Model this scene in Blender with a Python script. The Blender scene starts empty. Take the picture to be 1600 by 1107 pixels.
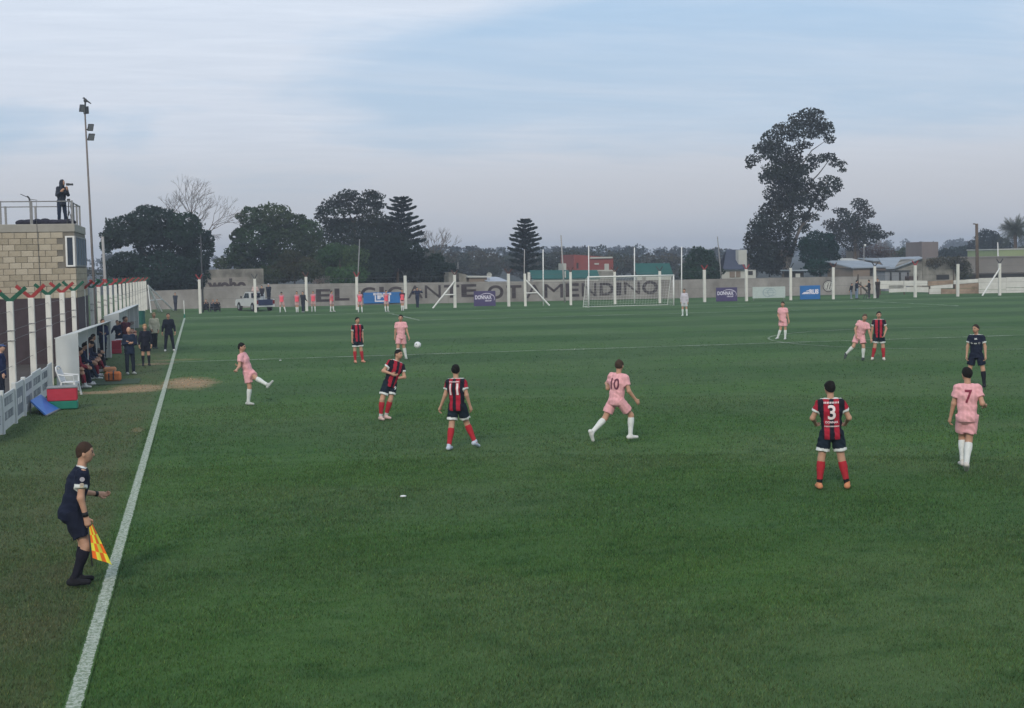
import bpy, math, random
import numpy as np
from mathutils import Vector, Matrix
from mathutils.bvhtree import BVHTree
S = bpy.context.scene
COL = S.collection
rad = math.radians
random.seed(4); RNG = np.random.default_rng(7)

# ------------------------------------------------------------------ camera
F, YAW, PIT, ROL, CH, CX, CY = 2227.7075, .2147, .0642, -.0184, 3.8118, 1.1936, -59.7458
_d = np.array([math.sin(YAW)*math.cos(PIT), math.cos(YAW)*math.cos(PIT), -math.sin(PIT)])
_r = np.array([math.cos(YAW), -math.sin(YAW), 0.]); _u = np.cross(_r, _d)
_r2 = _r*math.cos(ROL)+_u*math.sin(ROL); _u2 = -_r*math.sin(ROL)+_u*math.cos(ROL)
CAM = np.array([CX, CY, CH])
cd = bpy.data.cameras.new('camera'); cam = bpy.data.objects.new('camera', cd); COL.objects.link(cam)
cam.matrix_world = Matrix([[_r2[0], _u2[0], -_d[0], CX], [_r2[1], _u2[1], -_d[1], CY], [_r2[2], _u2[2], -_d[2], CH], [0, 0, 0, 1]])
cd.sensor_fit = 'HORIZONTAL'; cd.sensor_width = 36; cd.lens = 36*F/1600; cd.clip_end = 6000; cd.clip_start = .1
S.camera = cam

# ------------------------------------------------------------------ sky, sun, exposure
SUN_EL, SUN_ROT = rad(32), rad(205)      # behind the camera, to its left
w = bpy.data.worlds.new('World'); S.world = w; w.use_nodes = True
nt = w.node_tree; N = nt.nodes; LK = nt.links; N.clear()
out = N.new('ShaderNodeOutputWorld'); bg = N.new('ShaderNodeBackground'); bg.inputs[1].default_value = .135
sky = N.new('ShaderNodeTexSky'); sky.sky_type = 'NISHITA'; sky.sun_disc = False; sky.sun_elevation = SUN_EL; sky.sun_rotation = SUN_ROT
sky.air_density = 1.0; sky.dust_density = 1.5
tc = N.new('ShaderNodeTexCoord'); sx = N.new('ShaderNodeSeparateXYZ'); LK.new(tc.outputs['Generated'], sx.inputs[0])
def wm(op, a, b=None, c=None):
    n = N.new('ShaderNodeMath'); n.operation = op
    for i, v in enumerate((a, b, c)):
        if v is None: continue
        if isinstance(v, (int, float)): n.inputs[i].default_value = v
        else: LK.new(v, n.inputs[i])
    return n.outputs[0]
def wmix(f, a, b):
    n = N.new('ShaderNodeMix'); n.data_type = 'RGBA'
    if isinstance(f, (int, float)): n.inputs[0].default_value = f
    else: LK.new(f, n.inputs[0])
    for i, v in ((6, a), (7, b)):
        if isinstance(v, tuple): n.inputs[i].default_value = (*v, 1)
        else: LK.new(v, n.inputs[i])
    return n.outputs[2]
def wramp(f, *st):
    n = N.new('ShaderNodeValToRGB'); e = n.color_ramp.elements
    while len(e) < len(st): e.new(.5)
    for k, (p, c) in enumerate(st):
        e[k].position = p; e[k].color = (c, c, c, 1) if isinstance(c, (int, float)) else (*c, 1)
    n.color_ramp.interpolation = 'EASE'; LK.new(f, n.inputs[0]); return n.outputs[0]
zz = wm('MAXIMUM', sx.outputs[2], 0.0); den = wm('ADD', zz, .10)
px_ = wm('DIVIDE', sx.outputs[0], den); py_ = wm('DIVIDE', sx.outputs[1], den)
cv = N.new('ShaderNodeCombineXYZ'); LK.new(px_, cv.inputs[0]); LK.new(py_, cv.inputs[1])
def wnoise(scale, detail, dist, sxy, off=0, rough=.5):
    m = N.new('ShaderNodeMapping'); m.inputs[1].default_value = (off, off*.7, 0); m.inputs[2].default_value = (0, 0, rad(14)); m.inputs[3].default_value = (*sxy, 1)
    n = N.new('ShaderNodeTexNoise'); n.inputs['Scale'].default_value = scale; n.inputs['Detail'].default_value = detail
    n.inputs['Distortion'].default_value = dist; n.inputs['Roughness'].default_value = rough
    LK.new(cv.outputs[0], m.inputs[0]); LK.new(m.outputs[0], n.inputs[0]); return n.outputs[0]
c1 = wramp(wnoise(.62, 6, .5, (1, .8), 3.3, .5), (.38, 0), (.58, 1))
c2 = wramp(wnoise(1.9, 8, .9, (.42, 1.3), 9.1, .62), (.30, 0), (.75, 1))
c3 = wnoise(6, 6, .6, (.35, 1.2), 1.7, .65)
cover = wm('MINIMUM', wm('ADD', wm('ADD', .26, wm('MULTIPLY', c1, .68)), wm('MULTIPLY', c2, .30)), 1.0)
nis = N.new('ShaderNodeVectorMath'); nis.operation = 'SCALE'; nis.inputs[3].default_value = .8; LK.new(sky.outputs[0], nis.inputs[0])
blue = wmix(.80, nis.outputs[0], (2.35, 4.05, 6.0))
cloud = wmix(c3, (4.3, 4.95, 5.9), (6.1, 6.65, 7.5))
low = wramp(zz, (0, 0), (.115, 1), (1, 1))
cloud2 = wmix(low, (4.25, 4.6, 5.05), cloud)
cc = wmix(cover, blue, cloud2)
hz = wramp(zz, (0, 1), (.03, .85), (.10, .25), (.2, 0))
fin = wmix(hz, cc, (4.35, 4.4, 4.65))
LK.new(fin, bg.inputs[0]); LK.new(bg.outputs[0], out.inputs[0])
sl = bpy.data.lights.new('sun', 'SUN'); sl.energy = 1.9; sl.angle = rad(10); sl.color = (1, .90, .76)
so = bpy.data.objects.new('sun', sl); COL.objects.link(so)
so.rotation_euler = (rad(90)-SUN_EL, 0, rad(180)-SUN_ROT)
S.view_settings.view_transform = 'Standard'; S.view_settings.look = 'None'; S.view_settings.exposure = .06; S.view_settings.gamma = 1; S.view_settings.use_curve_mapping = False
S.cycles.volume_bounces = 0; S.cycles.volume_step_rate = 10; S.cycles.max_bounces = 6; S.cycles.transparent_max_bounces = 12

# ------------------------------------------------------------------ helpers
def ray(x, y): return _d*F+_r2*(x-800)+_u2*(553.5-y)
def G(x, y, z=0): v = ray(x, y); return CAM+v*(z-CH)/v[2]
def AX(x, y, X): v = ray(x, y); return CAM+v*(X-CX)/v[0]
def AY(x, y, Y): v = ray(x, y); return CAM+v*(Y-CY)/v[1]
MATS = {}
def M(name, col, rough=.8, var=.15, scale=4., bump=0., metal=0., col2=None, sc3=None, spec=.3):
    if name in MATS: return MATS[name]
    m = bpy.data.materials.new(name); m.use_nodes = True; MATS[name] = m
    n = m.node_tree.nodes; l = m.node_tree.links; b = n['Principled BSDF']
    b.inputs['Roughness'].default_value = rough; b.inputs['Metallic'].default_value = metal; b.inputs['Specular IOR Level'].default_value = spec
    t = n.new('ShaderNodeTexCoord'); no = n.new('ShaderNodeTexNoise'); no.inputs['Scale'].default_value = scale; no.inputs['Detail'].default_value = 6; no.inputs['Roughness'].default_value = .65
    if sc3:
        mp = n.new('ShaderNodeMapping'); mp.inputs[3].default_value = sc3; l.new(t.outputs['Object'], mp.inputs[0]); l.new(mp.outputs[0], no.inputs[0])
    else: l.new(t.outputs['Object'], no.inputs[0])
    r = n.new('ShaderNodeValToRGB'); r.color_ramp.elements[0].position = .3; r.color_ramp.elements[1].position = .7
    a = tuple(max(0, c*(1-var)) for c in col); bb = tuple(min(1, c*(1+var)) for c in col) if col2 is None else col2
    r.color_ramp.elements[0].color = (*a, 1); r.color_ramp.elements[1].color = (*bb, 1)
    l.new(no.outputs[0], r.inputs[0]); l.new(r.outputs[0], b.inputs['Base Color'])
    if bump:
        bp = n.new('ShaderNodeBump'); bp.inputs['Strength'].default_value = bump; bp.inputs['Distance'].default_value = .02
        n2 = n.new('ShaderNodeTexNoise'); n2.inputs['Scale'].default_value = scale*6; n2.inputs['Detail'].default_value = 4; l.new(t.outputs['Object'], n2.inputs[0])
        l.new(n2.outputs[0], bp.inputs['Height']); l.new(bp.outputs[0], b.inputs['Normal'])
    return m
def Mcol(name, rough=.85, spec=.2, bump=.0, sss=0):
    """material that reads the vertex colours of clothes, skin and leaves and adds grain"""
    m = bpy.data.materials.new(name); m.use_nodes = True; MATS[name] = m
    n = m.node_tree.nodes; l = m.node_tree.links; b = n['Principled BSDF']
    b.inputs['Roughness'].default_value = rough; b.inputs['Specular IOR Level'].default_value = spec
    at = n.new('ShaderNodeAttribute'); at.attribute_name = 'col'
    t = n.new('ShaderNodeTexCoord'); no = n.new('ShaderNodeTexNoise'); no.inputs['Scale'].default_value = 22; no.inputs['Detail'].default_value = 5
    l.new(t.outputs['Object'], no.inputs[0])
    mr = n.new('ShaderNodeMapRange'); mr.inputs[3].default_value = .82; mr.inputs[4].default_value = 1.18; l.new(no.outputs[0], mr.inputs[0])
    mx = n.new('ShaderNodeVectorMath'); mx.operation = 'SCALE'; l.new(at.outputs[0], mx.inputs[0]); l.new(mr.outputs[0], mx.inputs[3]); l.new(mx.outputs[0], b.inputs['Base Color'])
    if bump:
        bp = n.new('ShaderNodeBump'); bp.inputs['Strength'].default_value = bump; bp.inputs['Distance'].default_value = .02
        n2 = n.new('ShaderNodeTexNoise'); n2.inputs['Scale'].default_value = 9; n2.inputs['Detail'].default_value = 3; l.new(t.outputs['Object'], n2.inputs[0])
        l.new(n2.outputs[0], bp.inputs['Height']); l.new(bp.outputs[0], b.inputs['Normal'])
    return m
CLOTH = Mcol('fabric', .9, .15, .6); SKIN = Mcol('skin', .6, .3); LEAF = Mcol('leaf_clumps', .75, .15)
_n = LEAF.node_tree.nodes; _l = LEAF.node_tree.links; _b = _n['Principled BSDF']; _t = _n.new('ShaderNodeBsdfTranslucent'); _l.new(_b.inputs['Base Color'].links[0].from_socket, _t.inputs[0])
_m = _n.new('ShaderNodeMixShader'); _m.inputs[0].default_value = .38; _l.new(_b.outputs[0], _m.inputs[1]); _l.new(_t.outputs[0], _m.inputs[2]); _l.new(_m.outputs[0], [q for q in _n if q.type == 'OUTPUT_MATERIAL'][0].inputs[0])

def mesh_np(name, V, faces, mat, parent=None, smooth=False, cols=None, loc=None, k=4):
    """faces: (n,k) int array or python list"""
    me = bpy.data.meshes.new(name); V = np.asarray(V, dtype=np.float32)
    if isinstance(faces, np.ndarray):
        n, k = faces.shape
        me.vertices.add(len(V)); me.vertices.foreach_set('co', V.ravel())
        me.loops.add(n*k); me.loops.foreach_set('vertex_index', faces.astype(np.int32).ravel())
        me.polygons.add(n); me.polygons.foreach_set('loop_start', np.arange(0, n*k, k, dtype=np.int32)); me.polygons.foreach_set('loop_total', np.full(n, k, dtype=np.int32))
        me.update(calc_edges=True)
    else:
        me.from_pydata([tuple(map(float, v)) for v in V], [], [tuple(int(i) for i in f) for f in faces]); me.update()
    if cols is not None:
        a = me.attributes.new('col', 'FLOAT_COLOR', 'POINT'); c = np.ones((len(V), 4), dtype=np.float32); c[:, :3] = cols; a.data.foreach_set('color', c.ravel())
    if smooth: me.polygons.foreach_set('use_smooth', [True]*len(me.polygons))
    me.materials.append(mat)
    o = bpy.data.objects.new(name, me); COL.objects.link(o)
    if parent: o.parent = parent
    if loc is not None: o.location = loc
    return o
def thing(name, label, cat, loc=(0, 0, 0), rz=0, group=None):
    o = bpy.data.objects.new(name, None); COL.objects.link(o); o.empty_display_size = .2
    o.location = loc; o.rotation_euler = (0, 0, rz); o['label'] = label; o['category'] = cat
    if group: o['group'] = group
    return o
def tag(o, label, cat, group=None):
    o['label'] = label; o['category'] = cat
    if group: o['group'] = group
    return o
def struct(o): o['kind'] = 'structure'; return o
class MB:
    """mesh builder: boxes, beams, tubes, prisms"""
    def __init__(s): s.v = []; s.f = []
    def add(s, V, Fc): k = len(s.v); s.v += [tuple(v) for v in V]; s.f += [tuple(i+k for i in f) for f in Fc]; return s
    def box(s, x0, x1, y0, y1, z0, z1, b=0.0):
        if b <= 0:
            V = [(x, y, z) for x in (x0, x1) for y in (y0, y1) for z in (z0, z1)]
            return s.add(V, [(0, 1, 3, 2), (4, 6, 7, 5), (0, 4, 5, 1), (2, 3, 7, 6), (0, 2, 6, 4), (1, 5, 7, 3)])
        V = []; idx = {}
        for i, x in enumerate((x0, x1)):
            for j, y in enumerate((y0, y1)):
                for k, z in enumerate((z0, z1)):
                    sx_, sy_, sz_ = (1, -1)[i], (1, -1)[j], (1, -1)[k]
                    for a, p in (('x', (x, y+sy_*b, z+sz_*b)), ('y', (x+sx_*b, y, z+sz_*b)), ('z', (x+sx_*b, y+sy_*b, z))):
                        idx[i, j, k, a] = len(V); V.append(p)
        Fc = []
        def q(*c): Fc.append(tuple(idx[t] for t in c))
        for i in (0, 1):
            c = [(i, 0, 0), (i, 0, 1), (i, 1, 1), (i, 1, 0)]; q(*[(*t, 'x') for t in (c if i == 0 else c[::-1])])
            c = [(0, i, 0), (1, i, 0), (1, i, 1), (0, i, 1)]; q(*[(*t, 'y') for t in (c if i == 0 else c[::-1])])
            c = [(0, 0, i), (0, 1, i), (1, 1, i), (1, 0, i)]; q(*[(*t, 'z') for t in (c if i == 0 else c[::-1])])
        for i in (0, 1):
            for j in (0, 1):
                q((i, j, 0, 'x'), (i, j, 1, 'x'), (i, j, 1, 'y'), (i, j, 0, 'y'))
                q((i, 0, j, 'x'), (i, 1, j, 'x'), (i, 1, j, 'z'), (i, 0, j, 'z'))
                q((0, i, j, 'y'), (1, i, j, 'y'), (1, i, j, 'z'), (0, i, j, 'z'))
                for k in (0, 1): q((i, j, k, 'x'), (i, j, k, 'y'), (i, j, k, 'z'))
        return s.add(V, Fc)
    def beam(s, a, b, w_, h_, up=(0, 0, 1)):
        a = np.array(a, float); b = np.array(b, float); d = (b-a)/np.linalg.norm(b-a); u = np.array(up, float)
        if abs(d@u) > .98: u = np.array([0, 1., 0])
        r = np.cross(d, u); r /= np.linalg.norm(r); u = np.cross(r, d)
        V = [p+r*w_/2*i+u*h_/2*j for p in (a, b) for i, j in ((-1, -1), (1, -1), (1, 1), (-1, 1))]
        return s.add(V, [(0, 1, 2, 3), (7, 6, 5, 4), (0, 4, 5, 1), (1, 5, 6, 2), (2, 6, 7, 3), (3, 7, 4, 0)])
    def tube(s, P, R, n=8, cap=True):
        P = [np.array(p, float) for p in P]; R = R if isinstance(R, (list, tuple)) else [R]*len(P)
        V = []; d0 = P[1]-P[0]; u = np.cross(d0, (0.13, .9, .41)); u /= np.linalg.norm(u)
        for i, p in enumerate(P):
            d = P[min(i+1, len(P)-1)]-P[max(i-1, 0)]; d = d/np.linalg.norm(d); u = u-d*(u@d); u /= np.linalg.norm(u); v = np.cross(d, u)
            V += [p+R[i]*(u*math.cos(t)+v*math.sin(t)) for t in np.linspace(0, 2*math.pi, n, endpoint=False)]
        Fc = [(i*n+j, i*n+(j+1) % n, (i+1)*n+(j+1) % n, (i+1)*n+j) for i in range(len(P)-1) for j in range(n)]
        if cap: Fc += [tuple(range(n))[::-1], tuple(range((len(P)-1)*n, len(P)*n))]
        return s.add(V, Fc)
    def prism(s, poly, y0, y1, ax='y'):
        """poly in (x,z) extruded along y"""
        n = len(poly); V = [(p[0], y0, p[1]) for p in poly]+[(p[0], y1, p[1]) for p in poly]
        if ax == 'x': V = [(v[1], v[0], v[2]) for v in V]
        if ax == 'z': V = [(v[0], v[2], v[1]) for v in V]
        return s.add(V, [tuple(range(n)), tuple(range(2*n-1, n-1, -1))]+[(i, i+n, (i+1) % n+n, (i+1) % n) for i in range(n)])
    def ball(s, c, r, n=10, m=7, sc=(1, 1, 1)):
        V = [(c[0]+r*sc[0]*math.sin(math.pi*i/m)*math.cos(2*math.pi*j/n), c[1]+r*sc[1]*math.sin(math.pi*i/m)*math.sin(2*math.pi*j/n), c[2]+r*sc[2]*math.cos(math.pi*i/m)) for i in range(m+1) for j in range(n)]
        return s.add(V, [(i*n+j, (i+1)*n+j, (i+1)*n+(j+1) % n, i*n+(j+1) % n) for i in range(m) for j in range(n)])
    def build(s, name, mat, parent=None, smooth=False, loc=None): return mesh_np(name, s.v, s.f, mat, parent, smooth, loc=loc)
def inst(o, name, parent, loc=None, rot=None, sc=None):
    c = bpy.data.objects.new(name, o.data); COL.objects.link(c); c.parent = parent
    if loc is not None: c.location = loc
    if rot is not None: c.rotation_euler = rot
    if sc is not None: c.scale = sc
    return c
def text_np(s, wd, ht, thick=0.0, bold=0.0):
    cu = bpy.data.curves.new('t', 'FONT'); cu.body = s; cu.size = 1; cu.offset = bold; cu.resolution_u = 5
    o = bpy.data.objects.new('t', cu); COL.objects.link(o); me = o.to_mesh()
    V = np.array([v.co[:] for v in me.vertices]); Fc = [tuple(p.vertices) for p in me.polygons]; o.to_mesh_clear()
    bpy.data.objects.remove(o); bpy.data.curves.remove(cu)
    lo = V.min(0); hi = V.max(0); V = (V-lo)/np.maximum(hi-lo, 1e-6); V = V[:, :2]*[wd, ht]-[wd/2, 0]
    return V, Fc
def lettering(s, wd, ht, org, ux, mat, parent, name='lettering', bold=.0, nrm_off=.006, uz=(0, 0, 1)):
    """flat print: text standing on plane through org spanned by ux and uz, org = bottom centre, in parent space"""
    V, Fc = text_np(s, wd, ht, bold=bold); ux = np.array(ux, float); ux /= np.linalg.norm(ux); uz = np.array(uz, float); uz /= np.linalg.norm(uz)
    nn = np.cross(ux, uz)
    P = np.array(org, float)+V[:, :1]*ux+V[:, 1:2]*uz+nn*nrm_off
    return mesh_np(name, P, Fc, mat, parent)

# ------------------------------------------------------------------ ground, pitch and its paint
g = bpy.data.materials.new('turf'); g.use_nodes = True; MATS['turf'] = g
n = g.node_tree.nodes; l = g.node_tree.links; B = n['Principled BSDF']; B.inputs['Roughness'].default_value = .95; B.inputs['Specular IOR Level'].default_value = .08
geo = n.new('ShaderNodeNewGeometry'); sp_ = n.new('ShaderNodeSeparateXYZ'); l.new(geo.outputs['Position'], sp_.inputs[0])
def gm(op, a, b=None, c=None, clamp=False):
    q = n.new('ShaderNodeMath'); q.operation = op; q.use_clamp = clamp
    for i, v in enumerate((a, b, c)):
        if v is None: continue
        if isinstance(v, (int, float)): q.inputs[i].default_value = v
        else: l.new(v, q.inputs[i])
    return q.outputs[0]
def gn(scale, det=4, sc=(1, 1, 1), rough=.55, dist=0, rot=0):
    m = n.new('ShaderNodeMapping'); m.inputs[3].default_value = sc; m.inputs[2].default_value = (0, 0, rot); q = n.new('ShaderNodeTexNoise'); q.inputs['Scale'].default_value = scale; q.inputs['Detail'].default_value = det; q.inputs['Roughness'].default_value = rough; q.inputs['Distortion'].default_value = dist
    l.new(geo.outputs['Position'], m.inputs[0]); l.new(m.outputs[0], q.inputs[0]); return q.outputs[0]
def gmix(f, a, b):
    q = n.new('ShaderNodeMix'); q.data_type = 'RGBA'
    if isinstance(f, (int, float)): q.inputs[0].default_value = f
    else: l.new(f, q.inputs[0])
    for i, v in ((6, a), (7, b)):
        if isinstance(v, tuple): q.inputs[i].default_value = (*v, 1)
        else: l.new(v, q.inputs[i])
    return q.outputs[2]
def gstep(v, a, b): q = n.new('ShaderNodeMapRange'); q.interpolation_type = 'SMOOTHSTEP'; q.inputs[1].default_value = a; q.inputs[2].default_value = b; l.new(v, q.inputs[0]); return q.outputs[0]
X_, Y_ = sp_.outputs[0], sp_.outputs[1]
fine = gn(34, 5, (1, .55, 1), .7); med = gn(1.6, 5, (.8, 1, 1), .6, .3); big = gn(.16, 4, (1, 1, 1), .5, .4); clump = gn(7.5, 4, (1, .8, 1), .65)
sY = gm('SINE', gm('ADD', gm('MULTIPLY', Y_, math.pi/6.1), gm('MULTIPLY', gm('SUBTRACT', med, .5), .9)))
sD = gm('SINE', gm('ADD', gm('ADD', gm('MULTIPLY', Y_, .34), gm('MULTIPLY', X_, .40)), 1.1))
far_ = gstep(Y_, -30, 15)
stripe = gm('ADD', gm('MULTIPLY', gstep(sY, -.35, .35), .7), gm('MULTIPLY', gstep(sD, -.5, .5), .3))
green = gmix(gm('ADD', gm('MULTIPLY', fine, .5), gm('MULTIPLY', clump, .5)), (.026, .066, .015), (.068, .124, .031))
green = gmix(gm('MULTIPLY', gstep(big, .40, .60), .45), green, (.068, .098, .040))
green = gmix(gm('MULTIPLY', gstep(med, .46, .66), .42), green, (.020, .054, .015))
streak = gn(2.6, 5, (.35, 1.5, 1), .65, .4)
green = gmix(gm('MULTIPLY', gstep(streak, .48, .68), .38), green, (.074, .118, .040))
strA = gm('ADD', .22, gm('MULTIPLY', far_, .26))
green = gmix(gm('MULTIPLY', gm('SUBTRACT', 1.0, stripe), strA), green, (.018, .052, .018))
green = gmix(gm('MULTIPLY', stripe, gm('MULTIPLY', far_, .22)), green, (.076, .135, .056))
wear = gm('MULTIPLY', gstep(gm('MULTIPLY', X_, -1.0), .05, .5), gstep(gm('MULTIPLY', X_, -1.0), 2.6, .9))
wn = gstep(gm('ADD', gn(1.3, 5, (1.6, .5, 1), .6), gm('MULTIPLY', clump, .15)), .42, .72)
green = gmix(gm('MULTIPLY', gm('MULTIPLY', wear, wn), .32, clamp=True), green, (.105, .078, .042))
off = gstep(gm('MULTIPLY', X_, -1.0), 0, .35)
green = gmix(gm('MULTIPLY', off, .40), green, (.062, .070, .032))
# straw patches worn by the linesman's walk at the halfway line and by the bench
def patch(cx, cy, rx, ry, lo, hi, seed):
    dx = gm('DIVIDE', gm('SUBTRACT', X_, cx), rx); dy = gm('DIVIDE', gm('SUBTRACT', Y_, cy), ry)
    d2 = gm('ADD', gm('MULTIPLY', dx, dx), gm('MULTIPLY', dy, dy))
    v = gm('ADD', gm('SUBTRACT', 1.0, d2), gm('MULTIPLY', gm('SUBTRACT', gn(2.1+seed, 5, (.7, 1, 1), .7), .5), 2.6))
    return gm('MULTIPLY', gstep(v, lo, hi), gstep(d2, 3.2, 1.2))
straw = gmix(clump, (.17, .115, .058), (.33, .235, .125))
for cx, cy, rx, ry, sd, st in ((.75, -11.0, .95, 2.6, 0, .95), (-.75, -12.4, .95, 1.4, 1, .9), (-1.7, -13.6, 1.5, .7, 2, .8), (-.6, -.6, .8, .7, 3, .6), (-.35, -24.8, .16, .5, 4, .3), (.2, 1.5, 1.2, .8, 5, .3)):
    green = gmix(gm('MULTIPLY', patch(cx, cy, rx, ry, -.5, 1.1, sd), st), green, straw)
W_, L_ = 71.77, 52.84
pn = gstep(gm('ADD', gn(26, 5, (1, 1, 1), .75), gm('MULTIPLY', gn(2.3, 3), .35)), .40, .62)
def band(v, c, hw=.06): return gm('LESS_THAN', gm('ABSOLUTE', gm('SUBTRACT', v, c)), hw)
def rng_(v, a, b): return gm('MULTIPLY', gm('GREATER_THAN', v, a), gm('LESS_THAN', v, b))
edge_n = gm('MULTIPLY', gm('SUBTRACT', gn(9, 6, (1, 1, 1), .8), .5), .075)
touch = gm('MULTIPLY', band(gm('ADD', X_, edge_n), 0, .066), rng_(Y_, -L_, L_))
rr = gm('SQRT', gm('ADD', gm('POWER', gm('SUBTRACT', X_, W_/2), 2.0), gm('POWER', Y_, 2.0)))
thin = gm('MAXIMUM', gm('MULTIPLY', band(Y_, 0), rng_(X_, 0, W_)), gm('MULTIPLY', band(Y_, L_), rng_(X_, 0, W_)))
thin = gm('MAXIMUM', thin, gm('MULTIPLY', band(rr, 9.15, .05), .55))
for xx in (W_/2-20.16, W_/2+20.16): thin = gm('MAXIMUM', thin, gm('MULTIPLY', band(X_, xx), rng_(Y_, L_-16.5, L_)))
thin = gm('MAXIMUM', thin, gm('MULTIPLY', band(Y_, L_-16.5), rng_(X_, W_/2-20.16, W_/2+20.16)))
thin = gm('MAXIMUM', thin, gm('MULTIPLY', band(Y_, L_-5.5), rng_(X_, W_/2-9.16, W_/2+9.16)))
fade = gm('MULTIPLY', pn, gm('ADD', .30, gm('MULTIPLY', gstep(gn(.5, 3), .4, .62), .55)))
paint = gm('MAXIMUM', gm('MULTIPLY', touch, gm('ADD', gm('MULTIPLY', gstep(gn(19, 6, (1, 1, 1), .8), .40, .60), .62), .24)), gm('MULTIPLY', thin, fade))
lift = n.new('ShaderNodeVectorMath'); lift.operation = 'MULTIPLY'; lift.inputs[1].default_value = (1.22, 1.24, 1.46); l.new(green, lift.inputs[0]); green = lift.outputs[0]
colr = gmix(paint, green, (.50, .54, .48))
l.new(colr, B.inputs['Base Color'])
bp = n.new('ShaderNodeBump'); bp.inputs['Strength'].default_value = .45; bp.inputs['Distance'].default_value = .04
l.new(gm('ADD', fine, gm('MULTIPLY', clump, 1.2)), bp.inputs['Height']); l.new(bp.outputs[0], B.inputs['Normal'])
g2 = g.copy(); g2.name = 'turf_blades'; MATS['turf_blades'] = g2; n2_ = g2.node_tree.nodes; l2_ = g2.node_tree.links; b2_ = n2_['Principled BSDF']
for lk in list(b2_.inputs['Normal'].links): l2_.remove(lk)
src_ = b2_.inputs['Base Color'].links[0].from_socket; bm2 = n2_.new('ShaderNodeVectorMath'); bm2.operation = 'SCALE'; bm2.inputs[3].default_value = 1.42; at2 = n2_.new('ShaderNodeAttribute'); at2.attribute_name = 'col'; mu2 = n2_.new('ShaderNodeVectorMath'); mu2.operation = 'MULTIPLY'; l2_.new(src_, mu2.inputs[0]); l2_.new(at2.outputs[0], mu2.inputs[1]); l2_.new(mu2.outputs[0], bm2.inputs[0]); l2_.new(bm2.outputs[0], b2_.inputs['Base Color'])
tr2 = n2_.new('ShaderNodeBsdfTranslucent'); l2_.new(bm2.outputs[0], tr2.inputs[0]); ms2 = n2_.new('ShaderNodeMixShader'); ms2.inputs[0].default_value = .5      # light passes through thin blades
l2_.new(b2_.outputs[0], ms2.inputs[1]); l2_.new(tr2.outputs[0], ms2.inputs[2]); l2_.new(ms2.outputs[0], [q for q in n2_ if q.type == 'OUTPUT_MATERIAL'][0].inputs[0])
# ground sheet, gently uneven, level under everything that stands on it
xs = np.concatenate([np.linspace(-1500, -60, 18), np.linspace(-50, 120, 120), np.linspace(135, 1500, 18)])
ys = np.concatenate([np.linspace(-400, -75, 6), np.linspace(-66, 110, 130), np.linspace(125, 1500, 24)])
gx, gy = np.meshgrid(xs, ys, indexing='ij')
bumpz = .012*np.sin(gx*1.3+np.sin(gy*.7)*2)*np.cos(gy*1.1+gx*.3)-.012
V = np.stack([gx, gy, bumpz], -1).reshape(-1, 3); nx, ny = gx.shape
ii = np.arange(nx*ny).reshape(nx, ny); FQ = np.stack([ii[:-1, :-1], ii[1:, :-1], ii[1:, 1:], ii[:-1, 1:]], -1).reshape(-1, 4)
struct(mesh_np('ground', V, FQ, g, smooth=True))

# real blades of turf where the camera can tell them apart
def blades():
    Ps = []; Hs = []; Ws = []
    for r0, r1, dens, wd in ((8, 15, 2500, .0045), (15, 20, 1900, .0056), (20, 28, 950, .008), (28, 40, 250, .0115), (40, 80, 40, .018)):
        a0, a1 = YAW-.47, YAW+.47; area = (r1*r1-r0*r0)/2*(a1-a0); k = int(area*dens)
        r = np.sqrt(RNG.uniform(r0*r0, r1*r1, k)); a = RNG.uniform(a0, a1, k)
        x = CX+r*np.sin(a); y = CY+r*np.cos(a); keep = (x > -3.35) & (RNG.random(k) < np.clip((80-r)/45, 0, 1))
        Ps.append(np.stack([x, y], 1)[keep]); Ws.append(np.full(keep.sum(), wd))
    P = np.concatenate(Ps); Wd = np.concatenate(Ws); k = len(P)
    cl = .5+.5*np.sin(P[:, 0]*7+3*np.sin(P[:, 1]*3.1))*np.sin(P[:, 1]*6+2*np.sin(P[:, 0]*4.3))
    h = (.010+.014*RNG.random(k))*(.75+.5*cl)*(1+(Wd-.004)*14); h[(np.abs(P[:, 0]) < .07)] *= .6
    an = RNG.uniform(0, 2*np.pi, k); ca, sa = np.cos(an), np.sin(an); le = RNG.normal(0, .75, (k, 2))*h[:, None]+np.array([.25, .12])*h[:, None]
    z0 = -.014

    A = np.stack([P[:, 0]-ca*Wd, P[:, 1]-sa*Wd, np.full(k, z0)], 1); Bq = np.stack([P[:, 0]+ca*Wd, P[:, 1]+sa*Wd, np.full(k, z0)], 1)
    Cq = np.stack([P[:, 0]+le[:, 0], P[:, 1]+le[:, 1], h], 1)
    V = np.stack([A, Bq, Cq], 1).reshape(-1, 3); o = mesh_np('grass', V, np.arange(len(V)).reshape(-1, 3), g2, cols=np.repeat(np.clip(RNG.normal(1, .34, k), .35, 2.0)[:, None]*np.stack([RNG.uniform(.8, 1.35, k), np.ones(k), RNG.uniform(.8, 1.2, k)], 1), 3, 0))
    tag(o, 'short mown grass blades covering the near half of the pitch', 'grass'); o['kind'] = 'stuff'
blades()

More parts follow.
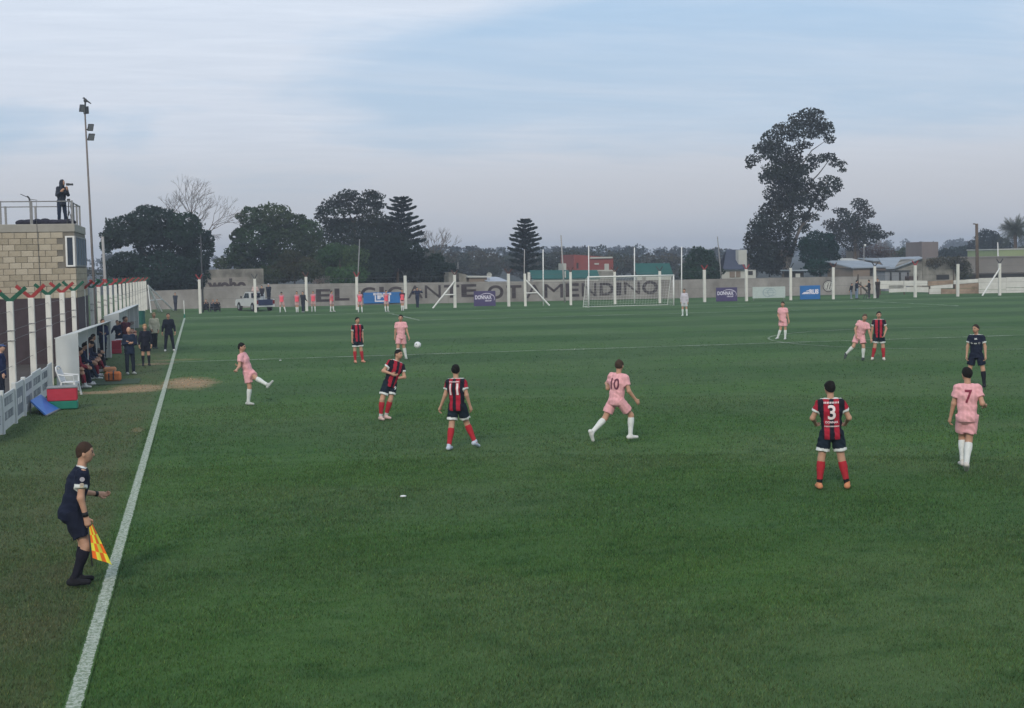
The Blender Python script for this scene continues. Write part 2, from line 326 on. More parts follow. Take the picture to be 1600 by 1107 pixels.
#==PART2==
# painted lines: thin sheets 4 mm above the turf (same weathered paint pattern as the blades beside them)
def sheet(name, pts_l, pts_r):
    V = [(*p, .004) for p in pts_l]+[(*p, .004) for p in pts_r]; k = len(pts_l)
    return struct(mesh_np(name, V, [(i, i+1, k+i+1, k+i) for i in range(k-1)], g))
def line_sheet(x0, y0, x1, y1, hw=.075, seg=40):
    d = np.array([x1-x0, y1-y0], float); d /= np.hypot(*d); nrm = np.array([d[1], -d[0]])*hw
    P = [np.array([x0, y0])+(np.array([x1-x0, y1-y0]))*t for t in np.linspace(0, 1, seg)]
    sheet('painted_line', [p-nrm for p in P], [p+nrm for p in P])
line_sheet(0, -L_, 0, L_, .085); line_sheet(.1, 0, W_, 0); line_sheet(.1, L_, W_, L_)
for xx in (W_/2-20.16, W_/2+20.16): line_sheet(xx, L_-16.5, xx, L_-.1)
line_sheet(W_/2-20.0, L_-16.5, W_/2+20.0, L_-16.5); line_sheet(W_/2-9.16, L_-5.5, W_/2+9.16, L_-5.5)
tt = np.linspace(0, 2*np.pi, 97)
for a_, b_ in ((.012, np.pi-.012), (np.pi+.012, 2*np.pi-.012)):
    t2 = np.linspace(a_, b_, 60); sheet('painted_line', [(W_/2+9.07*math.cos(t), 9.07*math.sin(t)) for t in t2], [(W_/2+9.23*math.cos(t), 9.23*math.sin(t)) for t in t2])

# ------------------------------------------------------------------ signed-distance figures
def smin(a, b, k): h = np.clip(.5+.5*(b-a)/k, 0, 1); return b*(1-h)+a*h-k*h*(1-h)
def seg(a, b, ra, rb, flat=False, lat=None, k=1., bulge=0., bt=.3):
    a = np.array(a, float); b = np.array(b, float); ab = b-a; L2 = ab@ab; L = math.sqrt(L2)
    def f(P):
        q = P-a; t = (q@ab)/L2; tc = np.clip(t, 0, 1); qq = q-np.outer(t if flat else tc, ab)
        if lat is not None: c = qq@lat; qq = qq-np.outer(c*(1-1/k), lat)
        rr = ra+(rb-ra)*tc
        if bulge: rr = rr+bulge*np.exp(-((tc-bt)/.22)**2)
        d = np.sqrt((qq*qq).sum(1))-rr
        return np.maximum(d, (np.abs(t-.5)-.5)*L) if flat else d
    return f
def ell(c, fr, r):
    c = np.array(c, float); fr = np.array(fr); r = np.array(r, float)
    def f(P):
        q = (P-c)@fr.T/r; m = np.sqrt((q*q).sum(1))+1e-9; return (m-1)*m/np.maximum(np.sqrt(((q/r)**2).sum(1)), 1e-6)*1.0
    return f
def union(parts, k=.025):
    def f(P):
        d = parts[0](P)
        for p in parts[1:]: d = smin(d, p(P), k)
        return d
    return f
def isomesh(f, lo, hi, h):
    lo = np.array(lo, float); hi = np.array(hi, float); c = 4; H = h*c
    nc = np.ceil((hi-lo)/H).astype(int)+1
    ax = [lo[i]+H*(np.arange(nc[i])+.5) for i in range(3)]
    Pc = np.stack(np.meshgrid(*ax, indexing='ij'), -1).reshape(-1, 3); vc = f(Pc).reshape(nc)
    V = np.repeat(np.repeat(np.repeat(vc, c, 0), c, 1), c, 2).astype(np.float32)
    act = np.argwhere(np.abs(vc) < H*1.7)
    o = np.stack(np.meshgrid(range(c), range(c), range(c), indexing='ij'), -1).reshape(-1, 3)
    I = (act[:, None, :]*c+o[None]).reshape(-1, 3)
    V[I[:, 0], I[:, 1], I[:, 2]] = f(lo+h*(I+.5))
    ins = V < 0
    s = np.zeros(np.array(V.shape)-1, np.int8)
    for a in (0, 1):
        for b in (0, 1):
            for d in (0, 1): s += ins[a:a+s.shape[0], b:b+s.shape[1], d:d+s.shape[2]]
    cell = np.argwhere((s > 0) & (s < 8)); idx = np.full(s.shape, -1, np.int32); idx[cell[:, 0], cell[:, 1], cell[:, 2]] = np.arange(len(cell))
    acc = np.zeros((len(cell), 3)); cnt = np.zeros(len(cell))
    corners = [(a, b, d) for a in (0, 1) for b in (0, 1) for d in (0, 1)]
    for p in corners:
        for q in corners:
            if sum(abs(p[i]-q[i]) for i in range(3)) != 1 or p > q: continue
            v0 = V[cell[:, 0]+p[0], cell[:, 1]+p[1], cell[:, 2]+p[2]]; v1 = V[cell[:, 0]+q[0], cell[:, 1]+q[1], cell[:, 2]+q[2]]
            m = (v0 < 0) != (v1 < 0); t = np.where(m, v0/np.where(m, v0-v1, 1), 0)
            pt = np.array(p)+t[:, None]*(np.array(q)-np.array(p)); acc[m] += pt[m]; cnt[m] += 1
    P = lo+h*(cell+acc/cnt[:, None]+.5); Q = []
    for a in range(3):
        b, d = (a+1) % 3, (a+2) % 3; sh = [slice(None)]*3; sh2 = [slice(None)]*3; sh[a] = slice(0, -1); sh2[a] = slice(1, None)
        A = ins[tuple(sh)]; Bq = ins[tuple(sh2)]; E = np.argwhere(A != Bq)
        E = E[(E[:, b] > 0) & (E[:, d] > 0) & (E[:, b] < s.shape[b]) & (E[:, d] < s.shape[d])]
        if not len(E): continue
        fl = A[E[:, 0], E[:, 1], E[:, 2]]; qs = []
        for db, dd in ((-1, -1), (0, -1), (0, 0), (-1, 0)):
            e = E.copy(); e[:, b] += db; e[:, d] += dd; qs.append(idx[e[:, 0], e[:, 1], e[:, 2]])
        q = np.stack(qs, 1); q[~fl] = q[~fl][:, ::-1]; Q.append(q)
    return P, np.concatenate(Q)

def fine_mesh(V, Fc, L1):
    import bmesh
    bm = bmesh.new(); vs = [bm.verts.new((v[0], v[1], 0)) for v in V]
    for f in Fc:
        try: bm.faces.new([vs[i] for i in f])
        except ValueError: pass
    for _ in range(5):
        bmesh.ops.triangulate(bm, faces=bm.faces[:]); e = [e for e in bm.edges if e.calc_length() > L1]
        if not e: break
        bmesh.ops.subdivide_edges(bm, edges=e, cuts=1)
    bm.verts.index_update(); V2 = np.array([v.co[:2] for v in bm.verts]); F2 = [tuple(v.index for v in f.verts) for f in bm.faces]; bm.free(); return V2, F2
def nz(v): v = np.array(v, float); return v/np.linalg.norm(v)
SK = [(.46, .26, .175), (.36, .19, .12), (.52, .31, .22), (.27, .14, .09)]
RED, BLK, PINK, WHT, NAVY = (.34, .018, .036), (.012, .012, .020), (.70, .36, .38), (.62, .64, .62), (.010, .014, .030)
DK = (.012, .016, .028)
def person(label, foot, face=180, H=1.78, sp=(0, 0, 1), hd=None, nod=0, RA=((.15, 0, -1), (.1, 0, -1)), LA=((-.15, 0, -1), (-.1, 0, -1)),
           RL=((.06, 0, -1), (0, 0, -1)), LL=((-.06, 0, -1), (0, 0, -1)), anchor='M', detail=1, shirt=PINK, sleeve='short', cuff=None, stripes=None,
           shorts=PINK, hem=None, pants=None, socks=WHT, sockband=None, boots=(.5, .5, .48), hair=(.015, .012, .010), hairstyle='short', skin=0, bib=None, number=None,
           numcol=WHT, coat=None, hood=False, z=None, facing_feet=None, tface=None, group=None, sit=False, loc=None, collar=None, logos=None, cap=None, extra=None, curl=.9, toeR=0, toeL=0, bald=False, armcol=None, boots2=None):
    """limb directions are in the figure's own frame: x right of picture, y away, z up; face = heading of the hips in degrees (0 = away, 90 = right)"""
    if loc is None: base = G(*foot) if z is None else None
    else: base = np.array(loc, float)
    hdg = math.atan2(base[0]-CX, base[1]-CY)            # figure frame turned to the line of sight
    s = H/1.78; h = {3: .0105, 2: .0135, 1: .021, 0: .030}[detail]*s
    fr = lambda a: (np.array([math.sin(rad(a)), math.cos(rad(a)), 0]), np.array([math.cos(rad(a)), -math.sin(rad(a)), 0]))
    fw, rt = fr(face); tf, tr = fr(face if tface is None else tface); hf, hr = fr(hd if hd is not None else (face if tface is None else tface))
    sp = nz(sp); tr = nz(tr-sp*(tr@sp)); tf = np.cross(sp, tr)
    pel = np.array([0, 0, .93*s]); J = {}
    hipR, hipL = pel+rt*.09*s, pel-rt*.09*s
    waist = pel+sp*.17*s; chest = pel+sp*.36*s; neck = pel+sp*.53*s; shR = pel+sp*.492*s+tr*.166*s; shL = pel+sp*.492*s-tr*.166*s
    up = nz(sp+np.array([0, 0, .8])); hfw = nz(hf-up*(hf@up)+up*(-math.tan(rad(nod)))); hup = nz(np.cross(np.cross(hfw, up), hfw)); hrt = np.cross(hfw, hup)
    head = neck+up*.085*s+hup*.105*s+hfw*.025*s
    J['eR'] = shR+nz(RA[0])*.29*s; J['wR'] = J['eR']+nz(RA[1])*.25*s; J['eL'] = shL+nz(LA[0])*.29*s; J['wL'] = J['eL']+nz(LA[1])*.25*s
    J['kR'] = hipR+nz(RL[0])*.43*s; J['aR'] = J['kR']+nz(RL[1])*.42*s; J['kL'] = hipL+nz(LL[0])*.43*s; J['aL'] = J['kL']+nz(LL[1])*.42*s
    def footdir(a, tdeg, sh):
        f_ = fr((facing_feet if facing_feet is not None else face)+a)[0]; f_ = f_*math.cos(rad(tdeg))+np.array([0, 0, 1])*math.sin(rad(tdeg)); return f_
    fR, fL = footdir(8, toeR, RL[1]), footdir(-8, toeL, LL[1])
    low = min((J['aR']+fR*.16*s)[2], (J['aL']+fL*.16*s)[2], J['aR'][2], J['aL'][2])-.075*s
    mid = {'M': (J['aR']+J['aL'])/2, 'R': J['aR'], 'L': J['aL'], 'P': pel}[anchor].copy(); mid[2] = low if not sit else pel[2]
    T = lambda v: v-mid
    pel, hipR, hipL, waist, chest, neck, shR, shL, head = map(T, (pel, hipR, hipL, waist, chest, neck, shR, shL, head))
    for k_ in J: J[k_] = T(J[k_])
    toR, toL = J['aR']+fR*.17*s, J['aL']+fL*.17*s
    root = thing('person', label, 'person', tuple(base), -hdg, group)
    leg = lambda hp, kn, an: [seg(hp, kn, .088*s, .058*s), seg(kn, an, .054*s, .036*s, bulge=.012*s, bt=.28)]
    arm = lambda sh_, el, wr: [seg(sh_, el, .052*s, .040*s), seg(el, wr, .042*s, .026*s)]
    HF = np.array([hrt, hfw, hup])
    hd_parts = [ell(head+hup*.012*s, HF, (.082*s, .099*s, .110*s)), ell(head-hup*.055*s+hfw*.024*s, HF, (.060*s, .068*s, .066*s)),
                seg(neck-up*.03*s, head-hup*.03*s-hfw*.015*s, .056*s, .052*s)]
    if detail >= 1:
        hd_parts += [seg(head+hfw*.088*s+hup*.005*s, head+hfw*.108*s-hup*.026*s, .009*s, .013*s), ell(head+hrt*.078*s-hup*.012*s-hfw*.01*s, HF, (.012*s, .020*s, .032*s)), ell(head-hrt*.078*s-hup*.012*s-hfw*.01*s, HF, (.012*s, .020*s, .032*s))]
    body = [seg(pel-sp*.02*s, waist, .115*s, .105*s, lat=tr, k=1.3), seg(waist, chest, .105*s, .118*s, lat=tr, k=1.35), seg(chest, chest+sp*.09*s, .116*s, .07*s, lat=tr, k=1.5), seg(shR, shL, .058*s, .058*s), seg(pel-rt*.05*s-fw*.04*s-np.array([0, 0, .04*s]), pel+rt*.05*s-fw*.04*s-np.array([0, 0, .04*s]), .095*s, .095*s)]
    body += leg(hipR, J['kR'], J['aR'])+leg(hipL, J['kL'], J['aL'])+arm(shR, J['eR'], J['wR'])+arm(shL, J['eL'], J['wL'])
    hands = []
    for sd, el, wr in ((1, 'eR', 'wR'), (-1, 'eL', 'wL')):
        dd = nz(J[wr]-J[el]); e = J[wr]; nrm = (chest-e); nrm = nrm-dd*(nrm@dd); nrm = nz(nrm+1e-4); acr = np.cross(dd, nrm)
        th = acr if (acr@tf) > 0 else -acr
        hp = [seg(e-dd*.02*s, e+dd*.075*s, .024*s, .030*s, lat=acr, k=1.35)]
        for i, (o_, L1) in enumerate(((1.1, .040), (.4, .046), (-.3, .043), (-1.0, .034))):
            b0 = e+dd*.082*s+th*o_*.022*s; c1 = nz(dd+nrm*curl*.5); c2 = nz(dd*(1-.55*curl)+nrm*curl*1.1); c3 = nz(dd*(1-1.1*curl)+nrm*curl*1.1)
            b1 = b0+c1*L1*s; b2 = b1+c2*L1*.65*s; b3 = b2+c3*L1*.5*s
            hp += [seg(b0-dd*.02*s, b1, .0105*s, .0095*s), seg(b1, b2, .0095*s, .009*s), seg(b2, b3, .009*s, .008*s)]
        t0 = e+dd*.02*s+th*.025*s; t1 = t0+nz(dd*.7+th*.75+nrm*.3)*.045*s; t2 = t1+nz(dd*.9+nrm*.5)*.035*s
        hp += [seg(t0, t1, .014*s, .011*s), seg(t1, t2, .011*s, .0095*s)]
        hands.append((e+dd*.08*s, hp))
    if detail <= 1:
        for _, hp in hands: body += hp
    allp = np.array([pel, hipR, hipL, neck, shR, shL, head+hup*.1, head-hup*.1, J['kR'], J['kL'], J['aR'], J['aL'], J['eR'], J['eL'], J['wR'], J['wL'], toR, toL])
    lo, hi = allp.min(0)-.27, allp.max(0)+.27
    k_ = .022*s
    fb = union(body, k_*1.2); fh = union(hd_parts, k_*.8)
    fbody = lambda P: smin(fb(P), fh(P), k_)
    P, Q = isomesh(fbody, lo, hi, h)
    if detail >= 2:
        for c_, hp in hands:
            fh2 = union(hp, .006*s); P2, Q2 = isomesh(fh2, c_-.15*s, c_+.17*s, .0062*s); Q = np.concatenate([Q, Q2+len(P)]); P = np.concatenate([P, P2])
    BODY = [P, Q]
    skc = np.array(SK[skin]); cols = np.tile(skc, (len(P), 1))
    if detail >= 1:
        q = (P-head)@HF.T
        lip = (np.abs(q[:, 0]) < .026*s) & (q[:, 1] > .06*s) & (np.abs(q[:, 2]+.062*s) < .008*s); cols[lip] = skc*[.75, .45, .45]
        brow = (np.abs(np.abs(q[:, 0])-.034*s) < .020*s) & (q[:, 1] > .06*s) & (np.abs(q[:, 2]-.030*s) < .0065*s); cols[brow] = np.array(hair)*1.2
        stub = (q[:, 2] < -.045*s) & (q[:, 2] > -.15*s) & (q[:, 1] > .0) & ~lip & (np.linalg.norm(q, axis=1) < .16*s); cols[stub] = skc*.78
    COVER = []
    def piece(name, parts, k=.02, cf=None, col=(.5, .5, .5), cut=None, mat=None, wr=.007, hh=None):
        fu = union(parts, k*s)
        def f2(P):
            d = fu(P)
            if wr: d = d+wr*(np.sin(P[:, 2]*34+5*np.sin(P[:, 0]*15+P[:, 1]*9+P[:, 2]*5))+np.sin(P[:, 0]*27+P[:, 2]*25+4*np.sin(P[:, 1]*15+P[:, 2]*9)))*.5
            if cut is not None: d = np.maximum(d, cut(P))
            return d
        if name in ('shirt', 'coat', 'shorts', 'trousers'): COVER.append(f2)
        a, b = isomesh(f2, lo, hi, hh or h)
        if not len(a): return None
        c = np.tile(np.array(col, float), (len(a), 1)) if cf is None else cf(a)
        return mesh_np(name, a, b, mat or CLOTH, root, True, c)
    # eyes
    if detail >= 2:
        for sg in (1, -1):
            MB().ball(tuple(head+hrt*sg*.031*s+hfw*.086*s+hup*.012*s), .0125*s, 8, 6).build('eye', M('eye_dark', (.03, .022, .018), .3), root, True)
    # hair
    if not bald and not hood:
        ht = {'short': .007, 'tall': .030, 'long': .020}[hairstyle]*s
        hc = head+hup*.014*s-hfw*.004*s
        def hcut(P):
            q = (P-head)@HF.T; return np.maximum(q[:, 1]*.8-(q[:, 2]-.048*s)*1.0-.050*s, -(q[:, 2]+(.030 if hairstyle != 'long' else .16)*s-q[:, 1]*.5))
        piece('hair', [ell(hc, HF, (.084*s+ht*.8, .101*s+ht*.9, .111*s+ht))]+([seg(head-hfw*.05*s, head-hfw*.07*s-hup*.15*s, .075*s, .05*s)] if hairstyle == 'long' else []), cut=hcut, col=hair, wr=.006 if detail > 1 else .003, hh=max(h*.8, .008))
    if cap is not None:
        piece('cap', [ell(head+hup*.03*s, HF, (.088*s, .106*s, .1*s)), seg(head+hfw*.09*s+hup*.05*s, head+hfw*.16*s+hup*.045*s, .02*s, .012*s, lat=hrt, k=3.2)], cut=lambda P: -(((P-head)@hup)-.035*s), col=cap, wr=0)
    # shirt / coat
    top = coat if coat is not None else shirt
    fat = .018 if coat is not None else .014
    long_ = sleeve == 'long' or coat is not None
    hemd = (.17 if coat is not None else .10)*s
    tp = [seg(pel-sp*hemd, waist, (.125+fat)*s, (.108+fat)*s, lat=tr, k=1.22, flat=True), seg(waist, chest, (.106+fat)*s, (.118+fat)*s, lat=tr, k=1.34), seg(chest, chest+sp*.10*s, (.116+fat)*s, (.065+fat)*s, lat=tr, k=1.5), seg(shR-tr*.01, shL+tr*.01, (.056+fat)*s, (.056+fat)*s), seg(chest+sp*.08*s, neck+sp*.015*s, .115*s, .068*s, lat=tr, k=1.15, flat=True),
          seg(pel-rt*.05*s-fw*.035*s-sp*.02*s, pel+rt*.05*s-fw*.035*s-sp*.02*s, .112*s, .112*s)]
    sl_end = .58
    for a_, b_, c_ in ((shR, J['eR'], J['wR']), (shL, J['eL'], J['wL'])):
        if long_: tp += [seg(a_, b_, (.054+fat*.8)*s, (.046+fat)*s), seg(b_, c_-nz(c_-b_)*.01, (.046+fat*.8)*s, (.034+fat*.4)*s, flat=True)]
        else: tp += [seg(a_, a_+(b_-a_)*sl_end, .064*s, .074*s, flat=True)]
    seg_t = lambda P, a_, b_: ((P-a_)@(b_-a_))/((b_-a_)@(b_-a_))
    def topcol(P):
        c = np.tile(np.array(top, float), (len(P), 1)); lx = (P-pel)@tr/s; lz = (P-pel)@sp/s; fy = (P-pel)@tf/s
        if stripes is not None:
            torso = np.abs(lx) < .185
            st = ((np.abs(lx) < .038) | (np.abs(lx) > .122)) & torso
            c[~st & torso] = stripes[0]; c[st] = stripes[1]; c[~torso] = stripes[1]
            side = np.abs(lx) > .215; c[side & (fy < .03)] = stripes[0]
        else:
            c *= (1+.05*np.sin(lx*90))[:, None]
        if armcol is not None: c[np.abs(lx) > .2] = armcol
        if not long_ and cuff is not None:
            for a_, b_ in ((shR, J['eR']), (shL, J['eL'])):
                t = seg_t(P, a_, b_); dd_ = np.linalg.norm(P-(a_+np.clip(t, 0, 1)[:, None]*(b_-a_)), axis=1)
                c[(t > sl_end-.13) & (dd_ < .088*s) & (np.abs(lx) > .176)] = cuff
        if collar is not None: c[lz > .555] = collar
        return c
    sh_o = piece('coat' if coat is not None else 'shirt', tp, .042, topcol, cut=lambda P: -((P-pel)@sp+hemd*1.02))
    if bib is not None:
        piece('bib', [seg(pel-sp*.04*s, waist, .150*s, .130*s, lat=tr, k=1.25, flat=True), seg(waist, chest, .128*s, .143*s, lat=tr, k=1.3), seg(chest, chest+sp*.1*s, .140*s, .085*s, lat=tr, k=1.35)], .03, col=bib)
    # legs
    if pants is not None:
        lp = [seg(pel-sp*.01, pel+sp*.1*s, .128*s, .115*s, lat=tr, k=1.25), seg(pel-rt*.05*s-fw*.035*s-np.array([0, 0, .04*s]), pel+rt*.05*s-fw*.035*s-np.array([0, 0, .04*s]), .102*s, .102*s)]
        for a_, b_, c_ in ((hipR, J['kR'], J['aR']), (hipL, J['kL'], J['aL'])): lp += [seg(a_, b_, .1*s, .074*s), seg(b_, c_+nz(c_-b_)*.02, .072*s, .056*s, flat=True)]
        piece('trousers', lp, .02, col=pants)
    else:
        lp = [seg(pel-sp*.01, pel+sp*.1*s, .126*s, .115*s, lat=tr, k=1.25), seg(pel-rt*.05*s-fw*.035*s-np.array([0, 0, .04*s]), pel+rt*.05*s-fw*.035*s-np.array([0, 0, .04*s]), .102*s, .102*s)]
        for a_, b_ in ((hipR, J['kR']), (hipL, J['kL'])): lp.append(seg(a_-nz(b_-a_)*.03, a_+(b_-a_)*.70, .100*s, .112*s, flat=True))
        def shc(P):
            c = np.tile(np.array(shorts, float), (len(P), 1))
            if hem is not None:
                for a_, b_ in ((hipR, J['kR']), (hipL, J['kL'])):
                    t = seg_t(P, a_, b_); dd_ = np.linalg.norm(P-(a_+np.clip(t, 0, 1)[:, None]*(b_-a_)), axis=1)
                    ot = seg_t(P, *( (hipL, J['kL']) if a_ is hipR else (hipR, J['kR'])))
                    c[(t > .58) & (dd_ < .125*s)] = hem
            return c
        so_ = piece('shorts', lp, .018, shc)
        if socks is not None:
            for a_, b_ in ((J['kR'], J['aR']), (J['kL'], J['aL'])):
                def sc_(P, a_=a_, b_=b_):
                    c = np.tile(np.array(socks, float), (len(P), 1))
                    if sockband is not None: t = seg_t(P, a_, b_); c[t > .80] = sockband
                    return c
                piece('sock', [seg(a_+(b_-a_)*.10, b_+(b_-a_)*.1, .060*s, .043*s, flat=True, bulge=.012*s, bt=.22)], .01, sc_, wr=.0015)
    for a_, f_ in ((J['aR'], fR), (J['aL'], fL)):
        dn = nz(np.cross(np.cross(f_, (0, 0, -1)), f_)) if abs(f_[2]) < .95 else np.array([0, 0, -1.]); lt = np.cross(f_, dn)
        heel = a_+dn*.032*s-f_*.045*s; toe = a_+dn*.044*s+f_*.165*s
        piece('boot', [seg(heel, toe, .044*s, .032*s, lat=lt, k=1.15), seg(a_-dn*.02*s, a_+dn*.03*s+f_*.03*s, .046*s, .048*s)], .02, cut=lambda P, a_=a_, dn=dn: (P-a_)@dn-.076*s, wr=0, cf=lambda P, a_=a_, f_=f_: np.where((((P-a_)@f_) < .045*s)[:, None], np.array(boots2 if boots2 else boots), np.array(boots)))
    if hood:
        def hc2(P): q = (P-head)@HF.T; return (q[:, 1]-.055*s)-.0*q[:, 2]
        piece('hood', [ell(head, HF, (.115*s, .125*s, .145*s)), seg(neck, head-hup*.06*s, .12*s, .11*s)], .03, cut=hc2, col=top)
    # flesh never shows through the cloth that lies over it
    tors = union(body[:5]+[body[5], body[7]], .03); low_arm = union([seg(J['eR'], J['wR']+nz(J['wR']-J['eR'])*.16, .05, .05), seg(J['eL'], J['wL']+nz(J['wL']-J['eL'])*.16, .05, .05)], .01)
    cv_ = np.min([f_(P) for f_ in COVER], 0); lz_ = (P-pel)@sp/s
    m_ = (tors(P) < .025) & (cv_ > -.008) & (cv_ < .035) & (lz_ < .535) & (lz_ > -.22) & (low_arm(P) > .01)
    if m_.any():
        Pm = P[m_]; e_ = .004; gr = np.stack([fbody(Pm+np.array(d_)*e_)-fbody(Pm-np.array(d_)*e_) for d_ in ((1, 0, 0), (0, 1, 0), (0, 0, 1))], 1); gr /= np.linalg.norm(gr, axis=1)[:, None]+1e-9
        P = P.copy(); P[m_] = Pm-gr*(cv_[m_]+.016)[:, None]
    mesh_np('body', P, Q, SKIN, root, True, cols)
    fcy = {'root': root, 'J': J, 'head': head, 'chest': chest, 'pel': pel, 'tf': tf, 'tr': tr, 'sp': sp, 's': s, 'fw': fw, 'hfw': hfw, 'hdg': hdg, 'base': base}
    def decal(txt, wd, ht, cx_, cz_, side, colr_, src, name='number', bold=.02):
        """printed lettering laid on the cloth: side -1 back, +1 front"""
        V, Fc = text_np(txt, wd*s, ht*s, bold=bold); V, Fc = fine_mesh(V+[cx_*s, cz_*s], Fc, .022)
        bv = BVHTree.FromPolygons([v.co[:] for v in src.data.vertices], [tuple(p.vertices) for p in src.data.polygons])
        nn = tf*side; ux = tr*(1 if side < 0 else -1)
        Vo = []
        for v in V:
            p = pel+ux*v[0]+sp*v[1]+nn*.5; hit = bv.ray_cast(Vector(p), Vector(-nn)); Vo.append(np.array(hit[0])+nn*.010 if hit[0] is not None else p-nn*.35)
        mesh_np(name, Vo, Fc, M('print_%d' % (hash(colr_) % 997), colr_, .7, .05), root)
    fcy['decal'] = lambda *a, **k: decal(*a, **k); fcy['shirt'] = sh_o; fcy['shorts'] = locals().get('so_')
    if number and detail >= 1: decal(number, .20 if len(number) > 1 else (.125 if number != '1' else .05), .235, 0, .225, -1, numcol, sh_o)
    if logos:
        for t_, w_2, h_2, x_, z_, sd_, src_ in logos:
            decal(t_, w_2, h_2, x_, z_, sd_, numcol if number else WHT, sh_o if src_ == 'shirt' else so_, 'badge' if src_ == 'shirt' else 'print')
    return fcy
# ------------------------------------------------------------------ materials of the place
mBlock = M('cinder_block', (.37, .32, .24), .95, .22, 1.7, .6); mBlock2 = M('cinder_block_pale', (.42, .37, .285), .95, .18, 2.3, .6); mBlock3 = M('cinder_block_dark', (.31, .27, .20), .95, .2, 2.1, .6)
mMort = M('mortar', (.17, .155, .13), .95, .15, 3); mRender = M('render_band', (.30, .285, .25), .95, .15, 1.2, .3)
mMaroon = M('maroon_paint', (.048, .034, .038), .8, .35, .8, .3); mConc = M('post_paint', (.60, .59, .54), .85, .10, 3., .3, sc3=(2, 2, .7))
mConcW = M('old_whitewash', (.56, .55, .51), .9, .2, 1.2, .3, col2=(.60, .595, .56)); mGreenA = M('arm_green', (.012, .085, .050), .7, .2, 6); mRedA = M('arm_red', (.28, .035, .035), .7, .2, 6)
mSteel = M('galvanised', (.22, .22, .22), .55, .15, 5, metal=.3); mDarkM = M('dark_metal', (.045, .047, .05), .6, .2, 5); mWire = M('wire', (.10, .10, .10), .6)
mSheet = M('shelter_sheet', (.50, .52, .51), .6, .08, 1.3, .1); mWhiteP = M('white_plastic', (.66, .67, .68), .5, .04); mWhite = M('white_paint', (.68, .68, .66), .7, .08, 2)
mWall = M('wall_render', (.20, .185, .17), .95, .18, .55, .5, sc3=(1, 1, .8), col2=(.31, .295, .275)); mOldW = M('mossy_plaster', (.10, .095, .075), .95, .3, .5, .4, col2=(.34, .325, .29))
mInk = M('wall_ink', (.035, .026, .030), .95, .3, 1.2, col2=(.075, .060, .062)); mPurple = M('purple_board', (.062, .048, .125), .6, .12, 1.5); mBlueB = M('blue_banner', (.018, .13, .36), .6, .2, .8, .3)
mPaleB = M('pale_board', (.40, .46, .44), .7, .08); mPaleInk = M('pale_ink', (.27, .34, .36), .8); mWood = M('weathered_pole', (.10, .075, .055), .9, .25, 3); mTin = M('tin_roof', (.23, .27, .31), .6, .1, .6, col2=(.28, .32, .36)); mSlate = M('slate_roof', (.045, .055, .085), .8, .15, 1.)
mBark = M('bark', (.085, .065, .05), .95, .3, 1.3); mBarkP = M('pale_bark', (.125, .112, .10), .9, .25, .8); mTwig = M('twigs', (.11, .095, .085), .9, .2, 1)
mBrick = M('red_render', (.22, .060, .052), .9, .15, .5); mGreenS = M('green_shade_sheet', (.018, .088, .080), .8, .15, .5); mPaleWall = M('pale_wall', (.42, .42, .39), .9, .12, .5); mTan = M('tan_wall', (.20, .16, .13), .95, .15, .5)
mGlass = M('window_glass', (.02, .03, .045), .12, .1, 1, spec=.6); mCurt = M('curtain', (.10, .13, .17), .8, .25, 2, sc3=(1, 7, .2)); mBrownB = M('raw_board', (.22, .155, .105), .9, .25, 1.2, col2=(.36, .27, .20)); mDarkGap = M('dark_gap_fill', (.03, .028, .026), .9, .2)  # last one: near-black fill for windows, openings and the painted shadow block
mLime = M('lime_wall', (.25, .30, .16), .9, .1, .5)

# ------------------------------------------------------------------ left perimeter fence
FX = -3.75
Y0 = AX(19, 560, FX)[1]; SP = (AX(165, 480, FX)[1]-Y0)/8.0
fence = thing('perimeter_fence', 'tall fence of whitewashed concrete posts with red and green forked arms along the left side', 'fence', (FX, Y0, 0))
pm = MB(); pm.box(-.085, .085, -.085, .085, -.1, 3.02, .012); post0 = None
def arms_mesh(m):
    a = MB(); 
    a.beam((-.02, 0, -.03), (.41, 0, .36), .105, .085, (0, 1, 0)); a1 = a.build('arm', m)
    b = MB(); b.beam((.02, 0, -.03), (-.41, 0, .36), .105, .085, (0, 1, 0)); b1 = b.build('arm', m)
    return a1, b1
aG = arms_mesh(mGreenA); aR = arms_mesh(mRedA)
strap0 = MB().box(-.10, .10, -.10, .10, -.012, .012).build('wire_tie', mSteel)
npost = int(round((78-Y0)/SP))+1
FY = []
for k in range(-1, npost):
    y = k*SP; FY.append(Y0+y)
    if post0 is None: post0 = pm.build('post', mConc, fence, loc=(0, y, 0)); p = post0
    else: p = inst(post0, 'post', fence, (0, y, 0), sc=(1, 1, 1-.0009*max(0, k)**1.6))
    zt = 3.02*(p.scale[2])
    A = aG if k % 2 == 0 else aR
    for a_ in A:
        q = inst(a_, 'arm', p, (0, 0, 3.03)); q.rotation_euler = (0, random.uniform(-.03, .03), random.uniform(-.05, .05))
    for z in (2.24, 1.98): inst(strap0, 'wire_tie', p, (0, 0, z+random.uniform(-.02, .02)))
for a_ in aG+aR+(strap0,): bpy.data.objects.remove(a_)
wm_ = MB()
for z in (2.24, 1.98, 1.3, .6, 2.75):
    wm_.tube([(0, -SP*1.2, z), (0, (npost-1)*SP, z)], .006, 5)
wm_.build('wire', mWire, fence)
